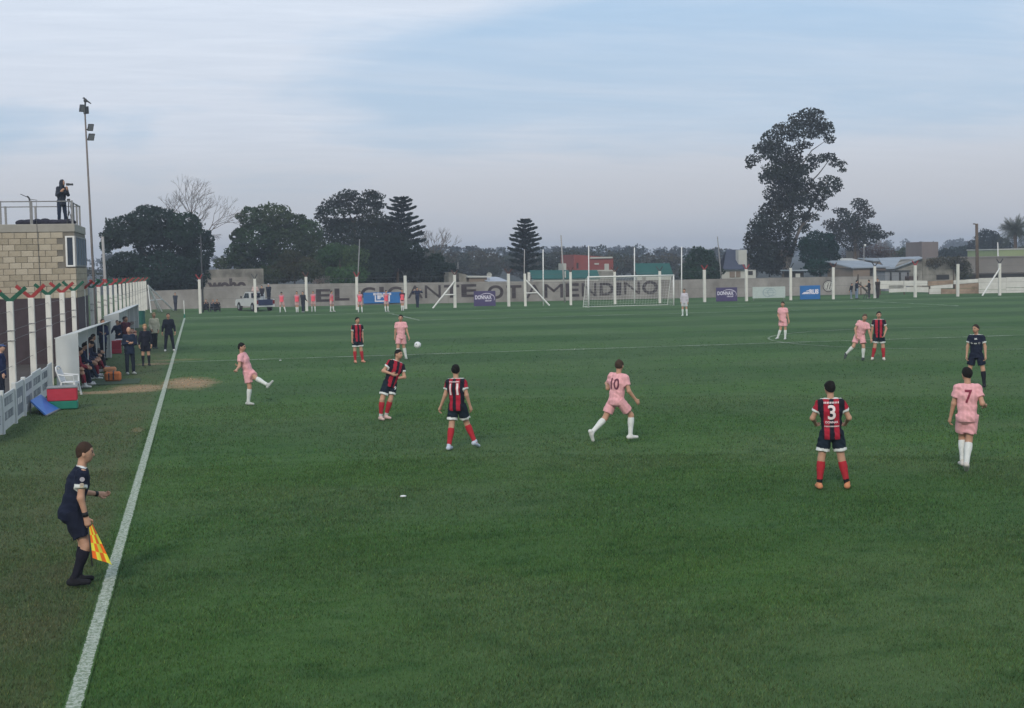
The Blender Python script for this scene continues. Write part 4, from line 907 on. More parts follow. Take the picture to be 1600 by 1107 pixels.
for lab, x0, x1, yt_, yb_ in (('purple DONNAX board nearer the wall letters, left of the goal', 740.5, 774.5, 455, 478.5), ('purple DONNAX board right of the goalkeeper', 1119, 1152, 449.5, 472.5)):
    t_, wd2, zb_, zt_ = board(lab, x0, x1, yt_, yb_, mPurple); hh_ = zt_-zb_
    lettering('DONNAX', wd2*.76, hh_*.27, (-wd2*.06, -.021, zb_+hh_*.45), (1, 0, 0), mLogo, t_, 'lettering', .03)
    lettering('GROUP', wd2*.30, hh_*.10, (wd2*.16, -.021, zb_+hh_*.30), (1, 0, 0), mLogo, t_, 'lettering', .03)
    arc_m(t_, wd2*.10, zb_+hh_*.50, wd2*.36, hh_*.36, rad(155), rad(-25), .04, mLogo)
t_, wd2, zb_, zt_ = board('long pale greenish board with faint round print right of the purple board', 1176, 1227, 448.5, 466, mPaleB)
arc_m(t_, -.1, zb_+.5, .5, .42, 0, 6.2, .07, mPaleInk, 'print'); arc_m(t_, .25, zb_+.5, .42, .36, 0, 6.2, .06, mPaleInk, 'print'); MB().box(-.5, .6, -.026, -.021, zb_+.44, zb_+.5).box(-.3, .4, -.026, -.021, zb_+.62, zb_+.67).build('print', mPaleInk, t_)
t_, wd2, zb_, zt_ = board('blue RUS board with white lettering near the round wall emblem', 1250, 1281.5, 446.5, 469.5, mBlueB)
lettering('RUS', wd2*.46, .44, (wd2*.19, -.021, zb_+.46), (1, 0, 0), mLogo, t_, 'lettering', .06)
MB().prism([(-wd2*.42, zb_+.48), (-wd2*.08, zb_+.48), (-wd2*.04, zb_+.68), (-wd2*.30, zb_+.66)], -.026, -.021).prism([(-wd2*.22, zb_+.72), (-wd2*.06, zb_+.74), (-wd2*.03, zb_+.84), (-wd2*.18, zb_+.78)], -.026, -.021).build('logo_mark', mLogo, t_)
a = PL(568, 475, WA, WB); b = PL(627, 474.5, WA, WB); zt_ = PL(598, 457, WA, WB)[2]; zb_ = PL(598, 474, WA, WB)[2]; c_ = (a+b)/2; wd2 = np.linalg.norm((b-a)[:2])
t_ = thing('banner', 'wide blue banner with white crest hanging on the wall behind the pink bibs', 'banner', (c_[0]+wn_[0]*.15, c_[1]+wn_[1]*.15, 0), math.atan2(wd_[1], wd_[0]))
MB().box(-wd2/2, wd2/2, -.015, .015, max(zb_, .05), zt_, .005).build('cloth', mBlueB, t_)
lettering('M', .95, .62, (.0, -.018, zb_+.38), (1, 0, 0), mLogo, t_, 'lettering', .05); lettering('MM', 1.7, .22, (.0, -.018, zt_-.28), (1, 0, 0), mLogo, t_, 'lettering', .03); MB().box(-.6, .6, -.024, -.017, zb_+.14, zb_+.26).box(-.72, -.6, -.024, -.017, zb_+.14, zb_+.85).box(.6, .72, -.024, -.017, zb_+.14, zb_+.85).build('crest', mLogo, t_)

# ------------------------------------------------------------------ right hand board fence
RA_, RB_ = (58.6, 71.2), (86, 58.5)
bf = thing('board_fence', 'patched fence of white and raw brown boards at the right end of the pitch', 'fence', (*RA_, 0)); ro = np.array([*RA_, 0])
rdv = nz(np.array([RB_[0]-RA_[0], RB_[1]-RA_[1], 0])); rn = np.array([rdv[1], -rdv[0], 0])
def pboard(q, mat, th=.04, off=0.):
    P = [PL(px, py, RA_, RB_)-ro+rn*off for px, py in q]; V = P+[p-rn*th for p in P]; k_ = len(P)
    for v in V: v[2] = max(v[2], .02)
    mesh_np('board', V, [tuple(range(k_)), tuple(range(2*k_-1, k_-1, -1))]+[(i, i+k_, (i+1) % k_+k_, (i+1) % k_) for i in range(k_)], mat, bf)
pboard([(1342, 459.5), (1374, 459), (1374, 437), (1342, 437)], M('patched_sheet', (.33, .30, .265), .9, .2, .8), off=-.1)
for q, m_ in (([(1375, 452), (1412, 451), (1412, 439), (1375, 439)], mConcW), ([(1412.5, 447), (1449, 446.5), (1449, 439), (1412.5, 439)], mConcW), ([(1389, 457.5), (1415.5, 456.5), (1415.5, 446), (1389, 446)], mConcW),
              ([(1416, 456.5), (1451, 457), (1451, 449), (1416, 449)], mConcW), ([(1450, 447), (1489.5, 444), (1489.5, 438), (1450, 440)], mBrownB), ([(1452, 460.5), (1470, 460), (1470, 451), (1452, 452)], mConcW), ([(1454, 451.5), (1489, 450), (1489, 444.5), (1454, 447.5)], mConcW),
              ([(1470.3, 460), (1493, 460), (1493, 452), (1470.3, 452)], mBrownB), ([(1493.3, 460), (1529, 459.5), (1529, 450.5), (1493.3, 451.5)], mBrownB), ([(1490, 444.5), (1529, 442), (1529, 436), (1490, 438.5)], mConcW), ([(1493.3, 451), (1529, 450), (1529, 442.5), (1493.3, 444.8)], mBrownB),
              ([(1529.3, 459.5), (1572, 458), (1572, 452.5), (1529.3, 453)], mConcW), ([(1529.3, 452.5), (1572, 452), (1572, 434), (1529.3, 435)], mConcW), ([(1572.3, 458), (1616, 457), (1616, 450), (1572.3, 450)], mConcW), ([(1572.3, 449.5), (1650, 449), (1650, 432.5), (1572.3, 433.5)], mConcW), ([(1616.3, 457), (1700, 456), (1700, 449.5), (1616.3, 449.5)], mConcW)):
    pboard(q, m_)
pm_ = MB()
for px in (1345, 1375, 1413, 1452, 1492, 1530, 1573, 1616, 1650):
    a = PL(px, 450, RA_, RB_)-ro-rn*.12; a[2] = 0; pm_.box(a[0]-.05, a[0]+.05, a[1]-.05, a[1]+.05, 0, 1.3)
pm_.build('rear_stake', mWood, bf)
# timber utility pole
a = G(1527.5, 458.5); t_, tv = mast('thick weathered timber utility pole standing in the right board fence', 'utility_pole', (a[0], a[1], 0), AY(1526, 350, a[1]), .19, .14, mWood)
MB().beam(tuple(tv+np.array([.1, 0, -.05])), tuple(tv+np.array([-.35, 0, .0])), .12, .1).build('bracket', mWood, t_)
for lab, x0, y0_, x1, y1_, Y, r_, m_ in (('thin dark pole rising in front of the bare tree by the far left corner', 316.5, 460, 313.5, 367, 66, .07, mDarkM), ('slim grey pole standing before the trees above a goal end post', 559, 440, 562, 374, 82, .07, mSteel),
      ('tall leaning grey pole to the left of the red house', 883, 478, 876.5, 368, 69.8, .085, M('grey_pole', (.3, .29, .28))), ('leaning slim pole to the left of the white house', 1128, 445, 1121, 370, 78, .07, mSteel),
      ('thin grey pole in front of the second tiered pine', 819, 440, 819.5, 390, 74, .06, M('grey_pole', (.3, .29, .28))), ('white mast beside the pale green building on the right', 1559.5, 404, 1559, 379, 100, .08, mWhite),
      ('small dark pole above the wall right of the dark bushes', 716, 440, 715.5, 410, 90, .06, mSteel)):
    b = AY(x0, y0_, Y); tp = AY(x1, y1_, Y); slope = (tp-b)/(tp[2]-b[2]); b = b-slope*b[2]; mast(lab, 'pole', tuple(b), tp, r_, r_*.7, m_)
b = AY(1349.5, 410, 105); b[2] = 0; t_, tv = mast('street lamp with pale globe above the grey shed roofs', 'street_lamp', tuple(b), AY(1350, 385, 105), .08, .06, mSteel, 'lamp'); MB().ball(tuple(tv+np.array([.15, 0, .1])), .14, 12, 8).build('lamp_head', mWhite, t_, True); MB().tube([tuple(tv), tuple(tv+np.array([.15, 0, .1]))], .04).build('arm', mSteel, t_)

# ------------------------------------------------------------------ houses behind the wall
def house(label, px0, px1, yt_, Y, dpth, mat, cat='house', roof=None, roofm=mTin, over=.15, drop=0, yt2=None, name='house', pitch=None):
    a = AY(px0, 430, Y); b = AY(px1, 430, Y); z0_ = AY(px0, yt_, Y)[2]; z1_ = AY(px1, yt_ if yt2 is None else yt2, Y)[2]
    t_ = thing(name, label, cat, (a[0], Y, 0)); wx = b[0]-a[0]
    MB().prism([(0, -.1), (wx, -.1), (wx, z1_), (0, z0_)], 0, dpth).build('wall', mat, t_)
    if roof == 'flat': MB().prism([(-over, z0_+.004), (wx+over, z1_+.004), (wx+over, z1_+.16), (-over, z0_+.16)], -over, dpth+over).build('roof', roofm, t_)
    if roof == 'shed':
        z2 = AY(px0, pitch, Y+dpth)[2]; z3 = AY(px1, pitch, Y+dpth)[2]
        P = [np.array(v) for v in ((-over, -over, z0_+.02), (wx+over, -over, z1_+.02), (wx+over, dpth+over, z3), (-over, dpth+over, z2))]
        mesh_np('roof', P+[p+np.array([0, 0, .1]) for p in P], [(3, 2, 1, 0), (4, 5, 6, 7), (0, 1, 5, 4), (1, 2, 6, 5), (2, 3, 7, 6), (3, 0, 4, 7)], roofm, t_)
    def rect(nm, q0, q1, t0, t1, m_, th=.05):
        u0, u1 = AY(q0, 430, Y)[0]-a[0], AY(q1, 430, Y)[0]-a[0]; v0, v1 = AY(q0, t1, Y)[2], AY(q0, t0, Y)[2]
        return MB().box(u0, u1, -th, -.002, v0, v1, .01).build(nm, m_, t_)
    return t_, rect, a, wx, (z0_, z1_)
t_, rect, a, wx, zz_ = house('plain brick red house with flat roof and pale door beyond the wall', 897, 958.5, 400, 125, 7, mBrick, yt2=404.5, roof='flat', roofm=mBrick, over=.0)
rect('window', 901, 904, 411, 420, mDarkGap); rect('door', 944.5, 951.5, 412.5, 424, mPaleWall); rect('roof_edge', 922, 957, 402.2, 404.6, mPaleWall, .2); rect('vent', 929, 936, 411.5, 414, mPaleWall)
t_, rect, a, wx, zz_ = house('long low shelter covered with dark green sheeting behind the letters', 833, 935, 437, 88, .9, mPaleWall, 'shelter', 'shed', mGreenS, yt2=436, pitch=423.8, name='shelter')
rect('post', 882, 884, 424, 437, mPaleWall, .1)
t_, rect, a, wx, zz_ = house('small pale shed with teal green roof to the right of the goal net poles', 996, 1049, 430, 92, .9, mPaleWall, 'shed', 'shed', mGreenS, yt2=430, pitch=413, name='shed')
rect('door', 1003, 1009, 430.5, 440, mOldW)
t_, rect, a, wx, zz_ = house('low concrete house with white flat roof edge and satellite dish', 733, 761, 434, 86, 6, mTan, roof='flat', roofm=mPaleWall, over=.2)
b = AY(764.5, 430, 84.8); t_ = thing('satellite_dish', 'round white satellite dish beside the low flat roof', 'dish', tuple(b)); 
V = [(0, .12, 0)]; F_ = []
for j, (r_, yy_) in enumerate(((.12, .09), (.2, .05), (.28, 0.))):
    V += [(r_*math.cos(t), yy_, r_*math.sin(t)) for t in np.linspace(0, 2*math.pi, 18, endpoint=False)]
F_ = [(0, 1+(i+1) % 18, 1+i) for i in range(18)]+[(1+18*j+i, 1+18*j+(i+1) % 18, 19+18*j+(i+1) % 18, 19+18*j+i) for j in range(2) for i in range(18)]
mesh_np('dish', V, F_, mPaleWall, t_, True); MB().tube([(0, .1, 0), (0, .2, -.3), (0, .25, -b[2])], .03).build('mount', mSteel, t_)
house('low pale blue metal roofed shed between the dish and the goal end post', 765, 794, 442, 84, 6, M('blue_white_tin', (.34, .37, .42), .6, .1), 'shed', 'shed', M('blue_white_tin', (.34, .37, .42)), pitch=434, name='shed')
house('small broken concrete ruin above the wall left of the low flat roof', 701, 712, 428, 86, 3, mOldW, 'ruin', 'flat', mOldW, 0, name='ruin')
house('crumbling pale concrete stub wall beside the dark bushes', 717, 729, 429, 87, 2.5, mOldW, 'ruin', 'flat', mOldW, 0, yt2=432, name='ruin')
house('small pale concrete cube beside the tall leaning grey pole', 879, 885, 414, 112, 2, mPaleWall, 'hut', 'flat', mPaleWall, 0, name='hut')
house('pale ruined low wall in front of the red house', 934, 960, 424, 118, 3, mOldW, 'wall', 'flat', mPaleWall, 0, name='low_wall')
# white house with slate roof
t_, rect, a, wx, zz_ = house('white cottage with dark slate roof and tall chimney left of the big eucalyptus', 1118, 1181, 422, 92, 5, mPaleWall, roof=None)
b0 = AY(1130, 422, 91.7)-a; b1 = AY(1166, 422, 91.7)-a; c0 = AY(1134, 392, 95.5)-a; c1 = AY(1156, 392, 95.5)-a; z_ = b0[2]+a[2]
P = [np.array([b0[0], -.35, z_]), np.array([b1[0], -.35, z_]), np.array([c1[0], 3.2, c1[2]+a[2]]), np.array([c0[0], 3.2, c0[2]+a[2]])]
mesh_np('roof', P+[p+np.array([0, .1, .12]) for p in P]+[np.array([c0[0]-.6, 5.1, z_]), np.array([c1[0]-.6, 5.1, z_])], [(3, 2, 1, 0), (4, 5, 6, 7), (0, 1, 5, 4), (1, 2, 6, 5), (2, 3, 7, 6), (3, 0, 4, 7), (7, 6, 9, 8)], mSlate, t_)
u0, u1 = AY(1154, 400, 92.5)[0]-a[0], AY(1167, 400, 92.5)[0]-a[0]; MB().box(u0, u1, .5, 1.4, 1, AY(1160, 391, 92.5)[2], .02).build('chimney', mPaleWall, t_)
rect('window', 1140, 1157, 424.5, 434, mTan); rect('window', 1169, 1176, 424, 430, mDarkGap); rect('window_post', 1148, 1149.5, 424.5, 434, mPaleWall, .08)
t_, rect, a, wx, zz_ = house('tiny open sided hut with pale roof under the eucalyptus', 1240, 1256, 424, 82, 2.5, mDarkGap, 'hut', 'flat', mTin, .3, name='hut'); rect('door', 1243, 1250, 428, 437, mPaleWall)
# right hand sheds
t_, rect, a, wx, zz_ = house('tan shed with grey tin roof and dark doorway behind the cameraman', 1333, 1384, 420, 84, 6.5, mTan, 'shed', 'shed', mTin, .3, yt2=418.5, pitch=408, name='shed')
rect('door', 1359, 1366, 418, 437, mDarkGap, .03); rect('window', 1372, 1375, 416.5, 427, mOldW)
t_, rect, a, wx, zz_ = house('mossy stained plaster shed with slanting blue grey roof on the right', 1397, 1441, 418.5, 86, 6, mOldW, 'shed', None, name='shed', yt2=405)
P = [AY(px, py, Y)-a for px, py, Y in ((1383, 421, 85.6), (1396, 421, 85.6), (1441.5, 404.3, 85.6), (1436, 402.5, 92.5), (1372, 405, 92.5))]; P = [p+np.array([0, 0, a[2]]) for p in P]
mesh_np('roof', P+[p+np.array([0, 0, .12]) for p in P], [(4, 3, 2, 1, 0), (5, 6, 7, 8, 9)]+[(i, (i+1) % 5, (i+1) % 5+5, i+5) for i in range(5)], mTin, t_)
t_, rect, a, wx, zz_ = house('mossy roofless plaster ruin wall beyond the right board fence', 1441.5, 1500, 405, 86.2, 5, mOldW, 'ruin', None, yt2=409, name='ruin'); rect('opening', 1463, 1483, 430, 437.5, mDarkGap, .03)
t_, rect, a, wx, zz_ = house('open porch with dark beam and thin posts on the right', 1383, 1421, 425, 81, 3.5, M('porch_back', (.20, .21, .23), .9), 'porch', 'flat', mDarkM, .1, name='porch')
for px in (1391, 1405.5, 1418): rect('post', px-.7, px+.7, 426, 440, mDarkM, .25)
rect('crate', 1414, 1428, 432, 438, M('crate_brown', (.06, .04, .035), .9), .9)
house('square grey brown concrete water tower block on the right', 1440.5, 1466, 380, 135, 5, M('tower_grey', (.17, .14, .135), .95, .12, .4), 'tower', 'flat', M('tower_grey', (.17, .14, .135)), 0, name='tower')
house('white gabled small roof beyond the tan shed', 1330, 1356, 412, 112, 5, mTan, 'house', 'shed', mPaleWall, .2, pitch=404.5)
house('low dark brown house wall under the reddish trees on the right', 1366, 1400, 409, 118, 5, mTan, 'house', 'shed', mTin, .2, pitch=404)
house('brown chimney block among the reddish bare trees on the right', 1332, 1343, 394, 125, 2, mTan, 'chimney', 'flat', mTan, 0, name='chimney')
house('long grey low building beyond the utility pole', 1500, 1610, 404, 98, 8, M('grey_brown_wall', (.19, .175, .16), .95, .15, .4), 'building', 'flat', M('grey_brown_wall', (.19, .175, .16)), .1, yt2=402, name='building')
house('pale yellow green building at the right edge of the picture', 1561, 1630, 391, 112, 8, mLime, 'building', 'flat', mPaleWall, .1, yt2=389.5, name='building')
house('dark lean-to sheds directly behind the right board fence', 1484, 1630, 430, 88, 4, mDarkGap, 'shed', 'flat', M('shadow_block_top', (.07, .06, .05), .9, .3), .1, yt2=428, name='shed')  # dark box in place of the shadow area, shade put into its colour
# ------------------------------------------------------------------ trees
LC = []
def leafcards(C, R, n, size, rng, base, var=.35, drop=0., inner=.25, flat=0.):
    """n small leaf-clump faces spread through ellipsoids C,R (k,3), denser at their shells"""
    C = np.array(C, float); R = np.array(R, float); w_ = (R[:, 0]*R[:, 2])**1.0; w_ /= w_.sum(); k = rng.choice(len(C), n, p=w_)
    d = rng.normal(size=(n, 3)); d /= np.linalg.norm(d, axis=1)[:, None]
    r = np.where(rng.random(n) < inner, rng.random(n)**.5*.85, 1-np.abs(rng.normal(0, .11, n)))
    lump = 1+.16*np.sin(d[:, 0]*5+k*1.7)*np.sin(d[:, 2]*6+k)+.08*np.sin(d[:, 1]*11+k*3)
    P = C[k]+d*R[k]*(r*lump)[:, None]
    nrm = d*.55+rng.normal(size=(n, 3))*.75; nrm /= np.linalg.norm(nrm, axis=1)[:, None]
    t = np.cross(nrm, rng.normal(size=(n, 3))); t /= np.linalg.norm(t, axis=1)[:, None]; b = np.cross(nrm, t)
    if flat: nrm[:, 2] += flat
    s = size*rng.uniform(.5, 1.15, n)[:, None]
    V = np.stack([P-t*s*.5, P-b*s*.34+t*s*.1, P+t*s*.6, P+b*s*.36-t*s*.05], 1).reshape(-1, 3)
    shade = np.array(base)*(1+var*(rng.random(n)*2-1))[:, None]*(1+.22*np.sin(k*2.399))[:, None]
    shade = shade*(1+np.stack([.18*np.sin(k*1.3), np.zeros(n), .1*np.cos(k)], 1))
    return V, np.repeat(np.clip(shade, .004, 1), 4, 0)
def tree(label, blobs, Y, leaf, dens, base, trunk=None, limbs=(), bark=mBark, cat='tree', name='tree', group=None, rt=.25, dy=.8, inner=.25, seed=1, var=.24):
    rng = np.random.default_rng(seed); C = []; R = []
    for b in blobs:
        px, py, rx, ry = b[:4]; dy_ = rng.uniform(-1, 1)*dy*rx/14 if len(b) < 5 else b[4]
        c = AY(px, py, Y+dy_); m = np.linalg.norm(AY(px+10, py, Y+dy_)-c)/10; C.append(c); g_ = 1.0 if inner < .3 else 1.28; R.append((rx*m*g_, max(rx, ry)*m*.75, ry*m*g_))
    C = np.array(C); R = np.array(R)
    tx = trunk[0] if trunk else (blobs[0][0], 445)
    base_ = AY(tx[0], tx[1], Y); base_[2] = 0
    t_ = thing(name, label, cat, tuple(base_), group=group)
    n = int((15 if inner < .3 else 11)*dens*(R[:, 0]*R[:, 2]).sum()/(leaf*leaf)); LC.append(n); V, c = leafcards(C-base_, R, n, leaf, rng, base, inner=inner, var=var)
    mesh_np('crown', V, np.arange(len(V)).reshape(-1, 4), LEAF, t_, cols=c)
    m = MB()
    if trunk:
        P = [AY(px, py, Y)-base_ for px, py in trunk]; P[0][2] = -.2; m.tube([tuple(p) for p in P], [rt*(1-.6*i/(len(P)-1)) for i in range(len(P))], 9)
        for lb in limbs:
            pts, r0 = lb[:-1], lb[-1]; Q = [AY(px, py, Y+(i*.3 if i else 0)*(1 if j_ else 1))-base_ for i, (px, py) in enumerate(pts) for j_ in (0,)]
            m.tube([tuple(p) for p in Q], [max(.02, r0*(1-.75*i/(len(Q)-1))) for i in range(len(Q))], 7)
    else:
        m.tube([(0, 0, -.2), (.1, 0, C[0][2]*.5), tuple(C[0]-base_)], [rt, rt*.8, rt*.4], 8)
    m.build('trunk', bark, t_, True); return t_
DG, MG, LG = (.022, .044, .030), (.048, .080, .038), (.050, .098, .036)
tree('huge dark rounded evergreen tree behind the far end of the left fence', [(238, 345, 40, 24), (195, 360, 32, 22), (177, 374, 21, 17), (285, 358, 32, 26), (308, 392, 25, 36), (262, 385, 48, 34), (228, 365, 30, 20), (200, 413, 34, 20), (250, 428, 56, 32), (298, 428, 32, 28), (272, 455, 40, 20), (182, 425, 20, 20), (222, 450, 40, 18), (325, 375, 9, 14), (165, 385, 9, 12)], 84, .34, 5.2, DG,
     [(255, 462), (252, 430), (246, 390)], [((250, 430), (225, 395), (205, 365), .18), ((250, 425), (285, 385), .15), ((248, 410), (236, 380), (232, 350), .12)], rt=.5, seed=2, inner=.12)
tree('broad olive green tree to the right of the bare tree', [(395, 342, 24, 18), (425, 338, 30, 19), (455, 352, 32, 20), (480, 368, 24, 24), (400, 375, 34, 26), (440, 385, 48, 34), (380, 400, 22, 20), (372, 372, 12, 16), (420, 415, 48, 26), (368, 398, 16, 16), (488, 398, 24, 30), (350, 412, 16, 10)], 96, .34, 4.6, MG, [(430, 440), (428, 400), (420, 360)], [((428, 410), (400, 370), .15), ((427, 400), (460, 365), .15)], rt=.4, seed=3, inner=.12)
tree('bright green bushy tree in front of the umbrella pine', [(530, 403, 32, 22), (555, 415, 25, 28), (508, 423, 36, 20), (540, 432, 36, 16), (515, 400, 20, 15)], 90, .30, 4.8, LG, [(532, 445), (532, 420), (530, 405)], rt=.2, seed=4)
tree('yellowish scrubby tree between the olive tree and the bright green bush', [(455, 403, 18, 12), (470, 415, 26, 14), (450, 425, 30, 16), (485, 425, 22, 16), (420, 433, 26, 12)], 89, .28, 4.2, (.050, .058, .026), [(460, 444), (460, 420)], rt=.15, seed=5)
up = [(545, 303, 13, 5), (535, 309, 15, 5), (580, 303, 13, 5), (590, 308, 11, 4), (562, 312, 16, 4), (520, 319, 16, 6), (548, 320, 22, 6), (580, 318, 17, 5), (508, 328, 11, 6), (530, 332, 18, 5), (575, 331, 20, 5), (500, 338, 8, 5), (512, 345, 12, 5), (590, 322, 9, 5), (556, 330, 12, 4)]
tree('flat topped umbrella pine with open limbs left of the tiered pine', up+[(560, 352, 42, 11), (592, 346, 28, 9), (522, 364, 20, 10), (535, 350, 20, 8), (570, 372, 50, 20), (606, 378, 30, 22), (555, 395, 48, 20)], 104, .30, 4.0, (.024, .036, .026), [(556, 445), (555, 385), (553, 345)],
     [((554, 365), (535, 335), (520, 320), .12), ((554, 360), (545, 330), (543, 306), .11), ((554, 358), (572, 330), (582, 306), .11), ((553, 350), (560, 330), (560, 313), .08), ((554, 370), (515, 345), (503, 335), .10), ((554, 362), (585, 340), (592, 324), .09)], rt=.4, seed=6, inner=.4)
tree('dark wide tree mass beneath the tiered pine behind the blue banner', [(600, 400, 40, 25), (620, 415, 45, 25), (655, 425, 38, 18), (580, 425, 35, 20), (640, 395, 26, 16), (615, 380, 26, 14), (672, 432, 22, 12), (590, 440, 30, 8)], 91, .32, 5., (.020, .034, .024), [(620, 446), (622, 420)], rt=.25, seed=7)
tree('dense dark evergreen bush left of the first braced post', [(690, 425, 26, 16), (670, 415, 18, 14), (705, 432, 18, 12), (682, 405, 12, 9)], 90, .30, 5., (.018, .036, .024), [(688, 447), (688, 430)], rt=.15, seed=8)
def norfolk(label, cx_, tip, tiers, Y, base_px, seed):
    rng = np.random.default_rng(seed); b = AY(cx_, base_px, Y); b[2] = 0; tp = AY(cx_-1, tip, Y); t_ = thing('tiered_pine', label, 'pine tree', tuple(b)); d = tp-b
    MB().tube([(0, 0, -.2), tuple(d*.5), tuple(d)], [.28, .17, .03], 8).build('trunk', mBark, t_, True)
    Vs = []; Cs = []; br_ = MB()
    for ty, rw in tiers:
        c = AY(cx_-.5, ty, Y)-b; r = np.linalg.norm(AY(cx_+rw, ty, Y)-AY(cx_, ty, Y))*1.05; k = 9
        for j in range(k):
            a = j*2*math.pi/k+rng.uniform(-.2, .2)+ty; rr_ = r*rng.uniform(.85, 1.08); e = c+np.array([math.cos(a)*rr_, math.sin(a)*rr_, rr_*.30])
            br_.tube([tuple(c), tuple(e)], [.05, .015], 4, False); n = max(8, int(46*rr_))
            t = rng.random(n)**.7; P = c+(e-c)*t[:, None]; side = np.array([-math.sin(a), math.cos(a), 0]); wv = (.16+.40*np.sin(np.pi*np.clip(t*.85+.12, 0, 1)))*rr_*.33
            P = P+side*(rng.uniform(-1, 1, n)*wv)[:, None]+np.array([0, 0, 1])*(rng.uniform(-.03, .14, n)*(1+.3*rr_))[:, None]
            dirv = (e-c)/np.linalg.norm(e-c)+side*rng.uniform(-.7, .7, n)[:, None]; dirv /= np.linalg.norm(dirv, axis=1)[:, None]; up_ = np.cross(dirv, rng.normal(size=(n, 3))); up_ /= np.linalg.norm(up_, axis=1)[:, None]
            s = .34; Vs.append(np.stack([P-dirv*s*.5, P-up_*s*.22, P+dirv*s*.7, P+up_*s*.22], 1).reshape(-1, 3)); Cs.append(np.repeat(np.array([.022, .036, .030])*rng.uniform(.7, 1.35, n)[:, None], 4, 0))
    V = np.concatenate(Vs); mesh_np('crown', V, np.arange(len(V)).reshape(-1, 4), LEAF, t_, cols=np.concatenate(Cs)); br_.build('branches', mBark, t_)
norfolk('tiered conical pine with open top beside the umbrella pine', 628, 308, [(313, 10), (319, 17), (325, 15), (332, 21), (340, 17), (348, 24), (357, 30), (367, 34), (377, 36), (388, 36)], 100, 445, 11)
norfolk('solitary symmetrical tiered pine rising above the wall left of the red house', 821, 343.5, [(346, 6), (350, 10), (356, 12), (363, 17), (369, 16), (375, 20), (382, 23), (389, 22), (397, 25), (406, 25), (415, 24), (425, 22)], 108, 442, 12)
def baretree(label, cx_, by, top, Y, lean, seed, depth=7, spread=.5, cat='tree'):
    rng = random.Random(seed); b = AY(cx_, by, Y); zt_ = AY(cx_, top, Y)[2]; b[2] = 0; t_ = thing('bare_tree', label, cat, tuple(b)); m = MB(); tw = MB()
    def grow(p, d, L1, r, k):
        q = p+d*L1; mid_ = (p+q)/2+np.array([rng.uniform(-1, 1), rng.uniform(-1, 1), rng.uniform(-.5, .5)])*L1*.07
        (m if k > 2 else tw).tube([tuple(p), tuple(mid_), tuple(q)], [r, r*.85, r*.7], 6 if k > 3 else 3, False)
        if k == 0: return
        for _ in range(3 if k in (depth, 4, 2, 1) else 2):
            v = np.array([rng.gauss(0, 1), rng.gauss(0, 1)*.8, rng.gauss(0, .6)]); nd = nz(d+v*spread*(.75+.25*rng.random())+np.array([lean, 0, .10])); grow(q, nd, L1*rng.uniform(.68, .86), r*.66, k-1)
    H_ = zt_/(sum(.78**i for i in range(depth+1))*.86); grow(np.array([0, 0, -.1]), nz(np.array([lean, 0, 1])), H_*1.05, H_*.065, depth)
    m.build('trunk', mBark, t_); tw.build('twigs', mTwig, t_)['kind'] = 'stuff'
baretree('leafless tree with fine spreading twigs behind the huge dark tree', 300, 450, 322, 93, .03, 8, 7, .46)
baretree('small leafless pale tree just right of the tiered pine', 678, 440, 376, 118, .02, 3, 5, .4)
# the great eucalyptus
ek = [(600, 65, 60, 25), (540, 100, 60, 32), (640, 120, 50, 28), (680, 150, 40, 28), (700, 208, 28, 20), (600, 180, 60, 22), (440, 150, 50, 28), (490, 190, 48, 26), (380, 200, 48, 34), (320, 260, 36, 26), (270, 322, 32, 22), (250, 358, 16, 12), (350, 250, 42, 30), (330, 308, 30, 12), (400, 290, 38, 30), (450, 320, 55, 40), (430, 400, 66, 46), (520, 400, 50, 45), (345, 420, 36, 28), (620, 318, 46, 20), (690, 308, 42, 18), (745, 340, 40, 18), (775, 378, 20, 9), (600, 356, 32, 16), (560, 460, 50, 30), (460, 480, 66, 42), (380, 510, 42, 34), (700, 440, 48, 22), (742, 468, 26, 24), (690, 500, 44, 24), (640, 470, 36, 18), (625, 540, 46, 22), (560, 555, 42, 32), (650, 582, 32, 18), (480, 570, 58, 38), (420, 600, 58, 48), (360, 620, 46, 44), (320, 680, 48, 46), (290, 730, 46, 44), (268, 780, 40, 36), (330, 780, 58, 58), (400, 700, 58, 50), (400, 800, 48, 58), (340, 860, 58, 58), (400, 910, 46, 44), (540, 640, 46, 26), (600, 640, 42, 18), (480, 690, 36, 46), (560, 700, 30, 20), (500, 270, 40, 22), (560, 240, 40, 16), (300, 900, 40, 40), (490, 790, 34, 34), (400, 380, 60, 40), (500, 340, 50, 36), (470, 430, 60, 44), (560, 380, 36, 22), (440, 540, 60, 44), (520, 520, 44, 34), (600, 500, 36, 20), (420, 250, 44, 26), (520, 140, 40, 26), (600, 130, 44, 26), (370, 900, 60, 50), (440, 850, 40, 50), (300, 830, 50, 50)]
cc_ = lambda x, y: (1100+x/3.57, 160+y/3.57)
eb_ = [(*cc_(x, y), a/3.57, b/3.57) for x, y, a, b in ek]
